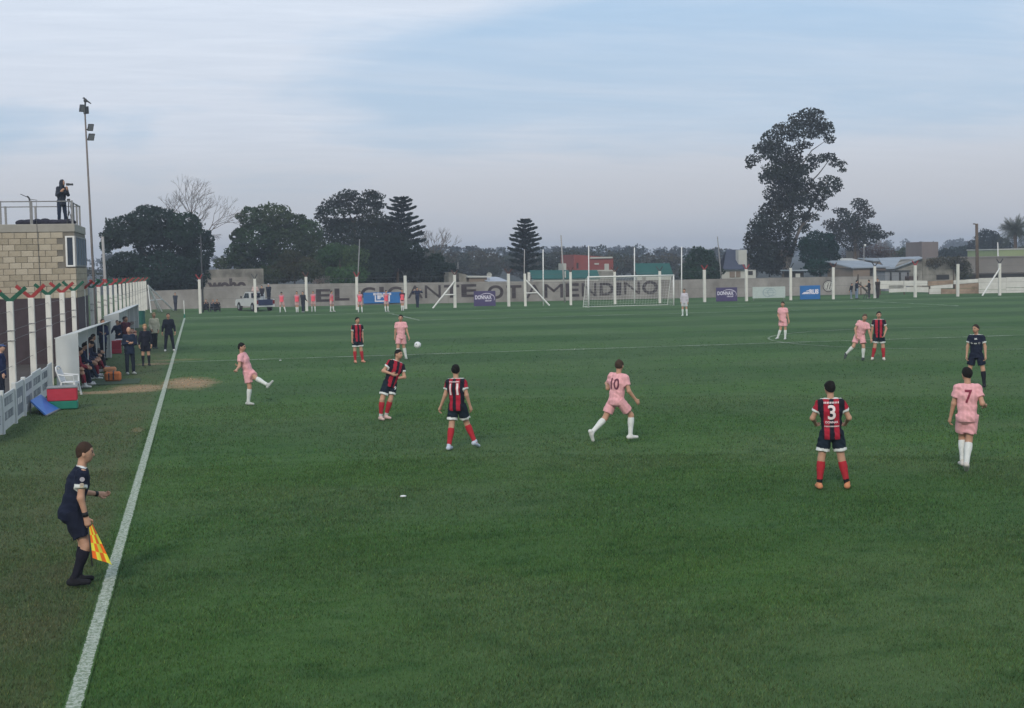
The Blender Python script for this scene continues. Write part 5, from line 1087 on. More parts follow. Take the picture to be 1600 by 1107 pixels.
tree('giant eucalyptus towering over the wall with pale forked trunks and ragged crown', eb_, 96, .33, 3.1, (.026, .034, .025), [cc_(458, 985), cc_(455, 930), cc_(458, 890)],
     [(cc_(458, 930), cc_(432, 850), cc_(425, 760), cc_(400, 650), .26), (cc_(456, 930), cc_(462, 820), cc_(470, 760), cc_(495, 600), cc_(510, 420), cc_(560, 200), .34), (cc_(462, 930), cc_(500, 800), cc_(520, 740), cc_(590, 600), cc_(640, 500), cc_(700, 430), .28),
      (cc_(500, 560), cc_(560, 480), cc_(640, 400), cc_(700, 320), .14), (cc_(505, 470), cc_(440, 330), cc_(330, 270), .14), (cc_(500, 590), cc_(410, 430), cc_(340, 400), .12), (cc_(515, 400), cc_(600, 270), cc_(680, 215), .10), (cc_(470, 760), cc_(400, 640), cc_(370, 540), .12), (cc_(500, 800), cc_(540, 810), cc_(600, 800), .08), (cc_(540, 700), cc_(640, 600), .09)],
     bark=mBarkP, rt=.62, seed=20, dy=1.6, inner=.4)
tree('dense round dark green tree at the right foot of the giant eucalyptus', [(*cc_(x, y), a/3.57, b/3.57) for x, y, a, b in ((640, 790, 95, 66), (600, 850, 66, 56), (690, 860, 60, 56), (640, 920, 84, 42), (560, 800, 30, 40), (720, 810, 30, 36))], 92, .32, 5.2, (.010, .042, .032), [cc_(650, 985), cc_(650, 900)], rt=.25, seed=21)
tree('looser ragged eucalyptus standing to the right of the giant one', [(*cc_(x, y), a/3.57, b/3.57) for x, y, a, b in ((870, 570, 40, 24), (900, 620, 42, 26), (762, 608, 36, 14), (800, 640, 46, 26), (850, 680, 56, 36), (780, 700, 66, 34), (705, 680, 36, 22), (940, 700, 36, 18), (970, 740, 40, 20), (900, 740, 66, 36), (820, 770, 80, 40), (1040, 733, 18, 8), (730, 740, 40, 30), (1000, 750, 24, 10))], 122, .34, 3.3, (.032, .038, .030), [cc_(840, 900), cc_(845, 780), cc_(860, 650)],
     [(cc_(845, 780), cc_(780, 700), cc_(740, 620), .12), (cc_(850, 760), cc_(930, 720), cc_(1030, 735), .12), (cc_(850, 700), cc_(890, 620), .1)], rt=.4, seed=22, inner=.4)
tree('rounded dark green bush tree left of the white cottage', [(1096, 410, 24, 22), (1080, 424, 18, 14), (1112, 424, 18, 14), (1096, 430, 28, 12)], 90, .30, 5., (.020, .048, .026), [(1097, 445), (1097, 425)], rt=.2, seed=23)
tree('yellow green bushes beyond the grey shed roofs', [(1420, 398, 18, 10), (1437, 392, 15, 9), (1405, 402, 14, 8), (1450, 398, 14, 8)], 150, .35, 4.5, (.050, .070, .022), [(1425, 425), (1425, 405)], rt=.2, seed=24)
tree('dark bluish round tree behind the utility pole', [(1544, 375, 19, 14), (1530, 388, 20, 12), (1562, 385, 18, 14), (1500, 396, 22, 10), (1480, 398, 16, 8)], 175, .5, 4.6, (.018, .030, .026), [(1545, 415), (1545, 392)], rt=.3, seed=25)
baretree('reddish leafless tree behind the grey sheds on the right', 1352, 440, 384, 130, .0, 5, 6, .5)
baretree('second reddish leafless tree near the street lamp', 1385, 440, 388, 133, -.03, 15, 6, .5)
tree('reddish brown thinning tree above the tan shed', [(1335, 400, 16, 10), (1355, 395, 20, 10), (1380, 398, 18, 9), (1325, 408, 12, 8)], 128, .26, 1.6, (.085, .055, .042), [(1350, 420), (1352, 400)], rt=.15, seed=26, inner=.6)
tree('shrubs growing over the mossy ruin wall', [(1480, 409, 18, 6), (1460, 411, 10, 6), (1500, 412, 12, 8), (1507, 425, 10, 12)], 86, .22, 2.6, (.060, .060, .034), [(1490, 440), (1490, 415)], rt=.08, seed=27, cat='shrub', name='shrub', inner=.5)
tree('low pale winter shrub poking over the wall near the letters EL', [(506, 437, 9, 5), (498, 441, 8, 4)], 79, .16, 1.6, (.16, .15, .12), [(505, 446), (505, 438)], rt=.05, seed=28, cat='shrub', name='shrub', inner=.6)
# palm
b = AY(1588, 405, 118); b[2] = 0; pt_ = thing('palm_tree', 'date palm with a full spiky head at the right edge of the picture', 'palm tree', tuple(b)); hc = AY(1586, 360, 118)-b
MB().tube([(0, 0, -.1), tuple(hc*.5), tuple(hc)], [.26, .22, .26], 10).build('trunk', mBark, pt_, True); rp2 = random.Random(6); mPalm = M('palm_leaf', (.050, .060, .042), .7, .3, 3)
for i in range(72):
    el = math.asin(rp2.uniform(-.55, 1)); az = rp2.uniform(0, 2*math.pi); L1 = rp2.uniform(2.3, 2.75); d = np.array([math.cos(az)*math.cos(el), math.sin(az)*math.cos(el), math.sin(el)]); P = []; m = MB()
    for t in np.linspace(0, 1, 7): P.append(hc+d*L1*t+np.array([0, 0, -.75*t*t*L1*.55*(1.1-math.sin(el))]))
    m.tube([tuple(p) for p in P], [.03, .028, .024, .02, .016, .012, .006], 3, False)
    side = nz(np.cross(d, (0.01, .02, 1)))
    for j in range(1, 7):
        for q in (.0, .5):
            p = P[j-1]*(1-q)+P[j]*q; dd = nz(P[j]-P[j-1]); w_ = .60*math.sin(math.pi*min(1, (j+q)/7*.9+.12))
            for sg in (1, -1):
              for sv in (side, np.cross(dd, side)): e = p+sv*sg*w_*.8+dd*w_*.9-np.array([0, 0, w_*.2]); m.add([tuple(p-dd*.05), tuple(p+dd*.05), tuple(e)], [(0, 1, 2)])
    m.build('frond', mPalm, pt_)
# far woods: masses too distant to count
def wood(label, Y, bands, leaf, base, seed, dens=3.2):
    rng = np.random.default_rng(seed); C = []; R = []
    for x0, x1, y0_, y1_, rr_, n in bands:
        for _ in range(n):
            px = rng.uniform(x0, x1); t = (px-x0)/(x1-x0); py = y0_*(1-t)+y1_*t; rx = rr_*rng.uniform(.6, 1.4); yy = Y*rng.uniform(.93, 1.08); c = AY(px, py+rx*rng.uniform(0, 1.6), yy)
            m = np.linalg.norm(AY(px+10, py, yy)-AY(px, py, yy))/10; C.append(c); R.append((rx*m, rx*m, rx*m*rng.uniform(.45, .8)))
    C = np.array(C); R = np.array(R); n = int(8*dens*(R[:, 0]*R[:, 2]).sum()/leaf**2); LC.append(n); V, c = leafcards(C, R, n, leaf, rng, base, inner=.1, var=.3)
    o = mesh_np('far_wood', V, np.arange(len(V)).reshape(-1, 4), LEAF, cols=c); o['label'] = label; o['category'] = 'woodland'; o['kind'] = 'stuff'; return o
wood('brownish and green belt of mixed trees behind the houses beyond the wall', 190, [(655, 760, 398, 399, 12, 22), (740, 900, 402, 402, 12, 34), (850, 1000, 396, 398, 11, 28), (950, 1170, 402, 404, 11, 50), (1300, 1480, 404, 404, 10, 36), (1440, 1660, 402, 402, 10, 44), (650, 1180, 416, 414, 12, 70), (640, 1180, 405, 405, 12, 60), (1380, 1660, 396, 394, 10, 30), (120, 660, 415, 415, 12, 40)], .6, (.050, .054, .036), 31)
wood('nearer dark tree line with small umbrella shaped tops left of the solitary pine', 300, [(655, 700, 388, 386, 7, 14), (700, 800, 386, 391, 6, 26), (800, 900, 394, 390, 8, 24), (880, 990, 388, 387, 8, 30), (990, 1180, 389, 392, 8, 46), (-40, 650, 404, 398, 10, 70), (1380, 1670, 394, 392, 8, 64)], .8, (.028, .036, .030), 32)
wood('dark blue wooded ridge along the horizon', 620, [(640, 860, 391, 388, 7, 60), (850, 1170, 386, 392, 7, 90), (1160, 1400, 392, 384, 7, 60), (1380, 1700, 380, 377, 7, 90), (-60, 650, 409, 396, 8, 110), (640, 1700, 399, 388, 8, 150)], 1.8, (.020, .028, .026), 33)
# hills under the woods
hx = np.linspace(-700, 1100, 60); hy = np.array([125, 220, 320, 480, 640, 900, 1400.]); hz_ = np.array([-.5, .6, 2.2, 5.0, 8.5, 9.5, 10])
A, Bh = np.meshgrid(hx, hy, indexing='ij'); Zh = hz_[None, :]*(1+.25*np.sin(A*.011+1)+.12*np.sin(A*.031+Bh*.01))*np.clip((A+300)/700, .5, .8)*.80
struct(mesh_np('hills', np.stack([A, Bh, Zh], -1).reshape(-1, 3), np.stack([(np.arange(59)[:, None]*7+np.arange(6)), (np.arange(59)[:, None]*7+7+np.arange(6)), (np.arange(59)[:, None]*7+8+np.arange(6)), (np.arange(59)[:, None]*7+1+np.arange(6))], -1).reshape(-1, 4), M('hill_ground', (.018, .024, .018), .95, .3, .02), smooth=True))
# haze over everything
HZ = bpy.data.materials.new('haze_air'); HZ.use_nodes = True; hn = HZ.node_tree; hn.nodes.clear(); ho = hn.nodes.new('ShaderNodeOutputMaterial'); pv = hn.nodes.new('ShaderNodeVolumePrincipled')
pv.inputs['Color'].default_value = (.72, .80, .92, 1); pv.inputs['Density'].default_value = .0008; pv.inputs['Anisotropy'].default_value = .2; hn.links.new(pv.outputs[0], ho.inputs['Volume'])
hz_o = MB().box(-1700, 1700, -600, 1700, -3, 26).build('haze', HZ); hz_o['kind'] = 'stuff'; hz_o['label'] = 'thin pale evening haze filling the air'; hz_o.display_type = 'WIRE'

# ------------------------------------------------------------------ pickup truck
pb_ = G(400, 487); pu = thing('pickup_truck', 'white pickup truck with dark blue tailgate parked at the goal end with people on it', 'truck', (pb_[0], pb_[1]+2.6, 0), rad(-161+180+180))
pu.rotation_euler = (0, 0, rad(20))
mPW = M('truck_white', (.52, .53, .52), .35, .06, 1, spec=.5); mPB = M('tailgate_dark', (.015, .025, .075), .4, .1, 1, spec=.5); mTy = M('tyre', (.015, .015, .016), .9); mRim = M('rim', (.35, .36, .37), .4, metal=.5); mLt = M('tail_light', (.16, .015, .02), .3)
# truck local: y forward (away), x right, tail at y=-2.4
def side_poly(): return [(-2.45, .42), (-2.45, 1.02), (-.75, 1.05), (.95, 1.05), (2.2, .98), (2.42, .82), (2.45, .42)]
MB().prism(side_poly(), -.84, -.78, 'x').prism(side_poly(), .78, .84, 'x').prism([(-.72, .42), (-.72, 1.04), (.95, 1.04), (2.2, .97), (2.42, .80), (2.44, .42)], -.775, .775, 'x').box(-.775, .775, -2.40, -.73, .42, .55).build('body', mPW, pu)
MB().prism([(-.72, 1.055), (-.62, 1.62), (.35, 1.63), (1.0, 1.06)], -.72, .72, 'x').build('cab', mPW, pu)
cabo = MB(); cabo.box(-.58, .58, -.715, -.69, 1.14, 1.54).build('rear_window', mGlass, pu).rotation_euler = (0, 0, 0)
for sx_ in (-1, 1):
    x_ = .724*sx_; MB().prism([(-.52, 1.12), (-.48, 1.54), (.0, 1.54), (.0, 1.12)], min(x_, x_+.012*sx_), max(x_, x_+.012*sx_), 'x').prism([(.05, 1.12), (.05, 1.54), (.33, 1.54), (.75, 1.12)], min(x_, x_+.012*sx_), max(x_, x_+.012*sx_), 'x').build('side_window', mGlass, pu)
    MB().box(sx_*.98-.07, sx_*.98+.07, .62, .70, 1.12, 1.30, .02).build('mirror', mDarkM, pu)
    MB().box(sx_*.76-.09, sx_*.76+.09, -2.485, -2.452, .62, .95, .01).build('tail_light', mLt, pu)
    for yy in (-1.55, 1.55):
        wh = MB().tube([(sx_*.88, yy, .34), (sx_*.64, yy, .34)], .34, 22).build('wheel', mTy, pu); MB().tube([(sx_*.89, yy, .34), (sx_*.70, yy, .34)], .20, 16).build('rim', mRim, wh)
        MB().prism([(yy+.42*math.cos(t), .34+.42*math.sin(t)) for t in np.linspace(0, math.pi, 12)], min(sx_*.845, sx_*.85), max(sx_*.845, sx_*.85), 'x').build('wheel_arch', mDarkGap, pu)
MB().box(-.66, .66, -2.49, -2.45, .50, 1.0, .015).build('tailgate', mPB, pu); MB().box(-.82, .82, -2.56, -2.46, .36, .46, .02).build('bumper', mPW, pu)  # tailgate drawn much darker than the white body
# ball
bc = AY(652.5, 539.5, -12); bl = MB().ball((0, 0, 0), .115, 20, 14).build('football', mWhiteP, None, True, loc=tuple(bc)); tag(bl, 'white football in flight above the pitch', 'ball')
for i in range(6):
    a = rad(60*i); MB().ball((math.cos(a)*.1, math.sin(a)*.1, .035*(-1)**i), .028, 6, 4).build('patch', M('ball_grey', (.30, .33, .30)), bl, True)

# ------------------------------------------------------------------ people
RB = dict(shirt=RED, stripes=(RED, BLK), cuff=WHT, shorts=(.010, .018, .028), hem=WHT, socks=(.38, .025, .035), collar=WHT)
PK = dict(shirt=PINK, shorts=PINK, socks=WHT)
B1 = (.010, .009, .009)
f = person('red and black striped player with number 3 on the back, hands on hips facing away', (1302, 764), face=-6, hd=-25, H=1.80, detail=3, sp=(-.02, 0, 1), anchor='M', nod=0,
           RA=((.48, .12, -1), (-.18, .9, -.42)), LA=((-.48, .12, -1), (.15, .9, -.40)), RL=((.16, .02, -1), (.22, -.04, -1)), LL=((-.17, 0, -1), (-.08, -.05, -1)), number='3', numcol=(.72, .62, .62), hair=B1, boots=(.52, .22, .11), sockband=(.01, .01, .012), **RB)
f['decal']('DONNAX', .20, .035, 0, .165, -1, (.72, .62, .62), f['shirt'], 'print'); f['decal']('IIIIIIIIIIII', .23, .022, 0, .105, -1, (.72, .62, .62), f['shirt'], 'print'); f['decal']('IIIIIIIIII', .24, .03, 0, .482, -1, (.72, .62, .62), f['shirt'], 'print')
f = person('red and black striped player with number 11 walking away to the right', (722, 702), face=25, hd=8, H=1.78, detail=3, sp=(-.03, .02, 1), RA=((.22, -.08, -1), (.28, .25, -1)), LA=((-.28, .05, -1), (-.42, .2, -1)), RL=((.28, .38, -1), (.42, -.22, -1)), LL=((-.10, -.12, -1), (-.16, -.30, -1)), toeR=-18, number='11', numcol=(.72, .62, .62), hair=B1, boots=(.45, .50, .58), **RB)
f['decal']('IIIIIIIIII', .22, .025, 0, .482, -1, (.72, .62, .62), f['shirt'], 'print')
f = person('red and black striped player leaning back with folded forearms, number 9 on shorts', (599, 656), face=150, hd=125, H=1.80, detail=3, sp=(.36, .12, 1), nod=-8, anchor='M', RA=((-.75, -.15, -.85), (.85, -.55, -.30)), LA=((.20, -.25, -1), (-1, -.4, -.12)), RL=((-.32, -.22, -1), (-.10, .10, -1)), LL=((-.20, -.25, -1), (-.30, .20, -1)), hair=B1, boots=(.55, .40, .36), sockband=(.5, .5, .5), **RB)
f['decal']('9', .055, .085, .10, -.13, 1, WHT, f['shorts'], 'print')
person('red and black striped player standing still at the far left with arms down', (561, 567), face=160, hd=150, H=1.80, detail=2, RA=((-.14, 0, -1), (-.05, -.15, -1)), LA=((.12, .05, -1), (.05, -.1, -1)), RL=((-.08, .0, -1), (.02, 0, -1)), LL=((.10, -.05, -1), (.12, .1, -1)), hair=B1, boots=(.55, .25, .17), **RB)
person('red and black striped player standing beside the bending pink player', (1372, 563), face=180, hd=170, H=1.80, detail=2, sp=(.0, 0, 1), RA=((-.22, 0, -1), (-.12, -.1, -1)), LA=((.35, 0, -1), (-.25, -.5, -.8)), RL=((-.12, -.1, -1), (-.20, .15, -1)), LL=((.14, 0, -1), (.05, .1, -1)), hair=B1, boots=(.6, .56, .50), number=None, **RB)
f = person('pink player with number 10 running to the right, one boot kicked up behind', (985, 690), face=48, hd=20, tface=28, H=1.80, detail=3, sp=(.10, 0, 1), anchor='R', RA=((.25, -.1, -1), (.55, .3, -.75)), LA=((-.30, .25, -1), (-.1, .9, .2)), RL=((.62, .35, -.85), (-.05, -.10, -1)), LL=((-.48, -.15, -1), (-.62, -.42, -.62)), toeL=-65, number='10', numcol=(.13, .035, .06), hair=(.05, .032, .022), boots=(.60, .60, .58), **PK)
f = person('pink player with number 7 jogging away at the right', (1507, 738), face=-8, hd=-25, H=1.80, detail=3, sp=(.01, .05, 1), RA=((.30, -.30, -1), (.15, .9, -.2)), LA=((-.22, .02, -1), (-.22, .2, -1)), RL=((-.14, .05, -1), (-.10, -.35, -1)), LL=((.02, .42, -1), (.02, -.25, -1)), toeR=-30, number='7', numcol=(.22, .03, .06), hair=B1, boots=(.55, .52, .48), **PK)
person('pink player swinging a high kick near the left touchline', (388, 633), face=118, hd=105, tface=110, H=1.78, detail=3, sp=(-.34, 0, 1), nod=10, anchor='R', RA=((-.12, -.35, -1), (-.25, -.6, -.25)), LA=((.35, -.30, -.75), (-1, -.45, -.18)), RL=((.14, -.05, -1), (-.12, .08, -1)), LL=((.32, -.85, -.35), (.72, -.42, -.42)), toeL=50, hair=B1, boots=(.42, .44, .42), **PK)
person('pink player walking towards the camera near the ball', (628, 562), face=178, hd=185, H=1.82, detail=2, sp=(0, 0, 1), RA=((-.18, .05, -1), (-.1, .1, -1)), LA=((.22, -.1, -1), (.30, -.2, -1)), RL=((-.10, -.12, -1), (-.05, .10, -1)), LL=((.02, .15, -1), (.18, .1, -1)), hair=B1, boots=(.35, .38, .35), **PK)
person('pink player walking near the centre circle with one arm bent', (1221, 531), face=200, hd=195, H=1.78, detail=1, RA=((-.20, 0, -1), (.15, -.5, -.5)), LA=((.22, 0, -1), (.2, -.1, -1)), RL=((-.05, -.1, -1), (-.35, .1, -1)), LL=((.05, 0, -1), (-.02, 0, -1)), hair=B1, boots=(.5, .52, .5), **PK)
person('pink player bending forward while running beside the striped player', (1335, 563), face=195, hd=170, H=1.78, detail=2, sp=(.30, -.28, 1), anchor='M', RA=((-.55, -.1, -1), (.1, -.3, -1)), LA=((.2, -.25, -1), (.25, -.1, -1)), RL=((-.35, -.35, -1), (-.70, .30, -.75)), LL=((.12, -.3, -1), (-.05, .15, -1)), toeR=-40, hair=(.09, .06, .045), boots=(.05, .06, .06), **PK)
person('goalkeeper in pale grey kit standing right of the goal', (1070, 494), face=195, H=1.84, detail=1, shirt=(.50, .47, .52), sleeve='long', shorts=(.48, .50, .52), socks=(.55, .60, .58), boots=(.6, .65, .6), hair=B1, RA=((-.20, 0, -1), (.02, 0, -1)), LA=((.20, 0, -1), (.02, 0, -1)), RL=((-.08, 0, -1), (0, 0, -1)), LL=((.10, 0, -1), (.05, 0, -1)))
f = person('referee in dark navy kit standing with arms at his sides at the right', (1525, 605), face=190, hd=215, H=1.82, detail=2, shirt=NAVY, shorts=NAVY, socks=(.012, .012, .018), cuff=WHT, collar=WHT, boots=(.015, .015, .018), hair=(.03, .022, .018), skin=0, RA=((-.25, 0, -1), (-.08, -.2, -1)), LA=((.25, 0, -1), (.05, -.25, -1)), RL=((-.20, 0, -1), (-.12, 0, -1)), LL=((.22, -.05, -1), (.08, 0, -1)))
f['decal']('FA', .05, .045, -.10, .30, 1, WHT, f['shirt'], 'badge'); f['decal']('III', .07, .03, 0, .30, 1, WHT, f['shirt'], 'badge'); f['decal']('O', .05, .055, .10, .30, 1, (.4, .4, .42), f['shirt'], 'badge'); f['decal']('AA', .08, .05, .01, .42, 1, WHT, f['shirt'], 'badge')
# assistant referee
f = person('assistant referee in navy kit striding along the touchline with a lowered flag', (119, 914), face=84, hd=90, H=1.80, detail=3, sp=(.26, .02, 1), nod=-4, RA=((-.10, -.12, -1), (.22, .05, -1)), LA=((.02, .25, -1), (.80, .50, -.22)), RL=((.36, -.06, -1), (-.40, .02, -1)), LL=((.34, .10, -1), (-.20, .10, -1)),
           shirt=NAVY, shorts=(.010, .013, .026), socks=(.012, .012, .020), cuff=WHT, collar=WHT, boots=(.016, .016, .02), hair=(.045, .028, .020), skin=0, anchor='M', curl=1.2)
J = f['J']; R0 = f['root']; s_ = f['s']
wr_ = MB(); dW = nz(J['wR']-J['eR']); wr_.tube([tuple(J['wR']-dW*.075), tuple(J['wR']-dW*.02)], [.038, .036], 14); wr_.build('wristband', M('black_band', (.01, .01, .012), .6), R0, True)
dW2 = nz(J['wL']-J['eL']); MB().tube([tuple(J['wL']-dW2*.05), tuple(J['wL']-dW2*.01)], .036, 14).build('wristband', M('black_band', (.01, .01, .012), .6), R0, True)
sb_ = J['eR']*.42+(J['pel']*0 if 'pel' in J else 0)
f['decal']('O', .05, .06, .09, .33, 1, (.4, .42, .45), f['shirt'], 'badge')
# sleeve badges on the near arm, laid on the cloth
shR_ = f['pel']+f['sp']*.485*s_+f['tr']*.185*s_; aD = nz(J['eR']-shR_); nv = np.array([0, -1., 0]); nv = nz(nv-aD*(nv@aD)); ux_ = np.cross(aD, nv)
for t_, hw_, hh_, cl in ((.055, .030, .028, (.35, .33, .36)), (.115, .026, .018, (.40, .34, .28)), (.140, .024, .016, (.45, .38, .26))):
    c_ = shR_+aD*t_+nv*.078; V = [c_+ux_*hw_*math.cos(a)+aD*hh_*math.sin(a) for a in np.linspace(0, 2*math.pi, 12, endpoint=False)]
    mesh_np('badge', V, [tuple(range(12))], M('badge_%d' % int(t_*1000), cl, .7), R0)
# flag: wooden stick pointing down and forward from his right hand, quartered yellow and orange cloth
hdg = f['hdg']; Rz = np.array([[math.cos(-hdg), -math.sin(-hdg), 0], [math.sin(-hdg), math.cos(-hdg), 0], [0, 0, 1]])
hand = Rz@(J['wR']+dW*.085*s_)+f['base']
fl_ = thing('linesman_flag', 'yellow and orange chequered flag held low by the assistant referee', 'flag', tuple(hand), -hdg)
sd_ = nz((.06, -.10, -1)); MB().tube([tuple(-sd_*.10), tuple(sd_*.50)], .009, 8).build('stick', mDarkM, fl_, True)
mY, mO = M('flag_yellow', (.75, .72, .06), .7, .06), M('flag_orange', (.85, .16, .02), .7, .06)
def fpt(u, v):   # u down the stick 0..1, v outward 0..1: cloth hangs in folds and narrows to the hand
    wv = .035*math.sin(v*7+u*3)*v; x = .01+v*(.04+.18*u); return (x+sd_[0]*.45*u, -.03+wv, -.03-.37*u-.10*v*u+.04*v*(1-u))
for i in range(4):
    for j in range(4):
        V = []; n_ = 4
        for a in range(n_+1):
            for b in range(n_+1): V.append(fpt((i+a/n_)/4, (j+b/n_)/4))
        mesh_np('flag_square', V, [(a*(n_+1)+b, a*(n_+1)+b+1, (a+1)*(n_+1)+b+1, (a+1)*(n_+1)+b) for a in range(n_) for b in range(n_)], mY if (i+j) % 2 == 0 else mO, fl_, True)
# touchline staff
person('bearded staff member in dark tracksuit standing right at the far touchline', (265, 549), face=178, H=1.78, detail=1, coat=DK, pants=DK, boots=(.62, .63, .62), hair=(.05, .04, .035), RA=((-.30, 0, -1), (-.15, 0, -1)), LA=((.30, 0, -1), (.15, -.1, -1)), RL=((-.12, 0, -1), (-.10, 0, -1)), LL=((.16, 0, -1), (.12, 0, -1)), armcol=None)
person('person in cream jacket and black trousers standing by the far dugout', (242, 545), face=165, H=1.74, detail=1, coat=(.42, .40, .30), pants=(.01, .012, .018), boots=(.06, .07, .07), hair=(.28, .22, .13), hairstyle='long', RA=((-.15, 0, -1), (.2, -.5, -.6)), LA=((.2, 0, -1), (-.05, -.2, -1)))
person('fourth official in black kit and shorts with long socks standing by the bench', (228.5, 572), face=172, H=1.66, detail=1, shirt=(.012, .014, .024), sleeve='long', shorts=(.01, .012, .02), socks=(.012, .014, .02), boots=(.03, .03, .035), hair=(.32, .20, .10), hairstyle='long', hem=None, RA=((-.28, 0, -1), (-.02, -.05, -1)), LA=((.28, 0, -1), (.02, -.05, -1)), RL=((-.05, 0, -1), (-.02, 0, -1)), LL=((.08, 0, -1), (.02, 0, -1)))
person('coach in dark tracksuit with folded arms standing in front of the bench', (204, 585), face=160, hd=190, H=1.74, detail=1, coat=(.012, .022, .045), pants=(.012, .018, .03), boots=(.35, .38, .38), hair=(.10, .08, .065), RA=((-.20, 0, -1), (.95, -.6, .1)), LA=((.25, -.1, -1), (-.95, -.5, .25)), RL=((-.04, 0, -1), (-.02, 0, -1)), LL=((.06, 0, -1), (.03, 0, -1)), bald=True)
person('man in navy jacket standing behind the bench with hands in front', (162, 563), face=150, H=1.76, detail=1, coat=(.015, .026, .075), pants=(.01, .015, .03), boots=(.02, .02, .02), hair=(.05, .04, .03), RA=((-.18, 0, -1), (.7, -.6, .0)), LA=((.2, -.1, -1), (-.8, -.5, .1)))
person('dark dressed figure stooping beside the far dugout in front of the pink bibs', None, loc=(-2.55, 9.0, 0), face=170, H=1.5, detail=0, coat=(.012, .02, .05), pants=DK, boots=(.02, .02, .02), hair=(.04, .03, .03), sp=(-.1, -.25, 1), RA=((-.45, 0, -.8), (-.5, 0, -.6)), LA=((.2, -.1, -1), (-.3, -.5, -.4)))
# seated in the dugouts
seat = dict(anchor='P', sit=True, detail=1, RL=((1, .1, .02), (.18, .05, -1)), LL=((1, -.12, 0), (.05, -.05, -1)), RA=((.25, -.15, -1), (.85, .25, -.3)), LA=((.25, .15, -1), (.85, -.25, -.25)), face=88)
def seated(label, x, y, **k): a = dict(seat); a.update(k); return person(label, None, loc=(x, y, .50), **a)
seated('seated substitute in orange bib and maroon socks nearest in the dugout', -3.02, -11.9, sp=(.10, 0, 1), shirt=(.03, .02, .04), sleeve='long', bib=(.75, .14, .06), shorts=(.02, .02, .05), socks=(.24, .025, .04), sockband=(.6, .6, .6), boots=(.6, .6, .58), hair=(.03, .02, .015), hd=95, H=1.8)
seated('seated substitute in dark maroon top second in the dugout', -3.0, -10.3, sp=(.18, 0, 1), coat=(.05, .02, .045), pants=(.01, .012, .03), boots=(.55, .56, .55), hair=(.02, .016, .012), H=1.76)
seated('seated substitute leaning forward with pale shoe out in the dugout', -3.0, -8.2, sp=(.35, 0, 1), coat=(.016, .026, .065), pants=(.01, .02, .045), boots=(.5, .52, .52), hair=(.015, .012, .01), H=1.78, RL=((1, .1, -.1), (.5, .1, -1)))
seated('dark haired seated man with bowed head deeper in the dugout', -3.0, -6.4, sp=(.42, 0, 1), nod=25, coat=(.014, .02, .05), pants=(.012, .015, .03), boots=(.4, .4, .4), hair=(.012, .01, .01), H=1.8)
seated('seated substitute with crossed shins and maroon socks near the kit bag', -2.98, -4.5, sp=(.2, 0, 1), coat=(.012, .018, .045), shorts=(.012, .015, .03), socks=(.20, .025, .04), boots=(.5, .5, .48), hair=(.03, .02, .02), H=1.78, RL=((1, .05, -.05), (.45, .1, -1)))
seated('last seated figure in black jacket at the deep end of the nearer bench', -3.0, -2.4, sp=(.15, 0, 1), coat=(.012, .014, .025), pants=(.01, .012, .02), boots=(.3, .3, .3), hair=(.03, .025, .02), H=1.8)
seated('substitute in red tracksuit top leaning out between two navy jackets', -2.9, -11.1, sp=(.30, 0, 1), coat=(.20, .02, .03), pants=(.01, .012, .03), boots=(.5, .5, .5), hair=(.02, .016, .012), H=1.72)
seated('substitute in orange bib deeper along the nearer bench', -2.9, -7.3, sp=(.22, 0, 1), shirt=(.02, .02, .04), sleeve='long', bib=(.72, .13, .06), shorts=(.02, .02, .05), socks=(.24, .025, .04), boots=(.5, .5, .5), hair=(.02, .015, .012), H=1.74)
person('person in dark maroon jacket standing just past the nearer dugout', None, loc=(-2.1, 6.6, 0), face=150, H=1.72, detail=1, coat=(.07, .018, .03), pants=DK, boots=(.3, .3, .3), hair=(.03, .02, .02))
seated('third figure in a bright red top seated inside the far dugout', -2.75, 17.5, sp=(.05, 0, 1), face=110, coat=(.42, .03, .04), pants=DK, boots=(.4, .4, .4), hair=(.02, .016, .014), H=1.8)
person('short haired man standing at the back inside the nearer dugout', None, loc=(-3.2, -11.0, 0), face=95, H=1.62, detail=1, coat=(.02, .022, .03), pants=DK, boots=(.02, .02, .02), hair=(.03, .02, .018))
person('balding man standing at the back of the nearer dugout', None, loc=(-3.18, -9.2, 0), face=100, H=1.60, detail=1, coat=(.018, .02, .03), pants=DK, boots=(.02, .02, .02), hair=(.03, .02, .018), bald=True, skin=1)
seated('substitute in pink bib seated on the left inside the far dugout', -2.95, 14.6, sp=(.02, 0, 1), face=120, bib=(.70, .10, .13), shirt=(.02, .02, .04), sleeve='long', shorts=DK, socks=(.02, .02, .04), boots=(.4, .4, .4), hair=(.02, .016, .014), H=1.86)
seated('dark haired substitute in pink bib with bare knees inside the far dugout', -2.55, 15.2, sp=(.02, 0, 1), face=120, bib=(.75, .09, .10), shirt=(.03, .02, .04), shorts=(.45, .2, .2), socks=(.02, .02, .04), boots=(.4, .4, .4), hair=(.012, .01, .01), skin=0, H=1.88)
seated('person in dark jacket seated in front of the far dugout', -2.7, 11.6, sp=(.1, 0, 1), face=130, coat=(.014, .022, .05), pants=DK, boots=(.1, .1, .1), hair=(.02, .016, .014), skin=1, H=1.75)
# spectator behind the left fence
person('spectator in navy jacket and blue cap behind the left fence at the picture edge', None, loc=(AX(6, 600, -4.5)[0], AX(3, 600, -4.5)[1], 0), face=100, hd=110, H=1.74, detail=1, coat=(.012, .02, .06), pants=DK, boots=(.02, .02, .02), hair=(.05, .04, .03), cap=(.06, .09, .19), skin=2)
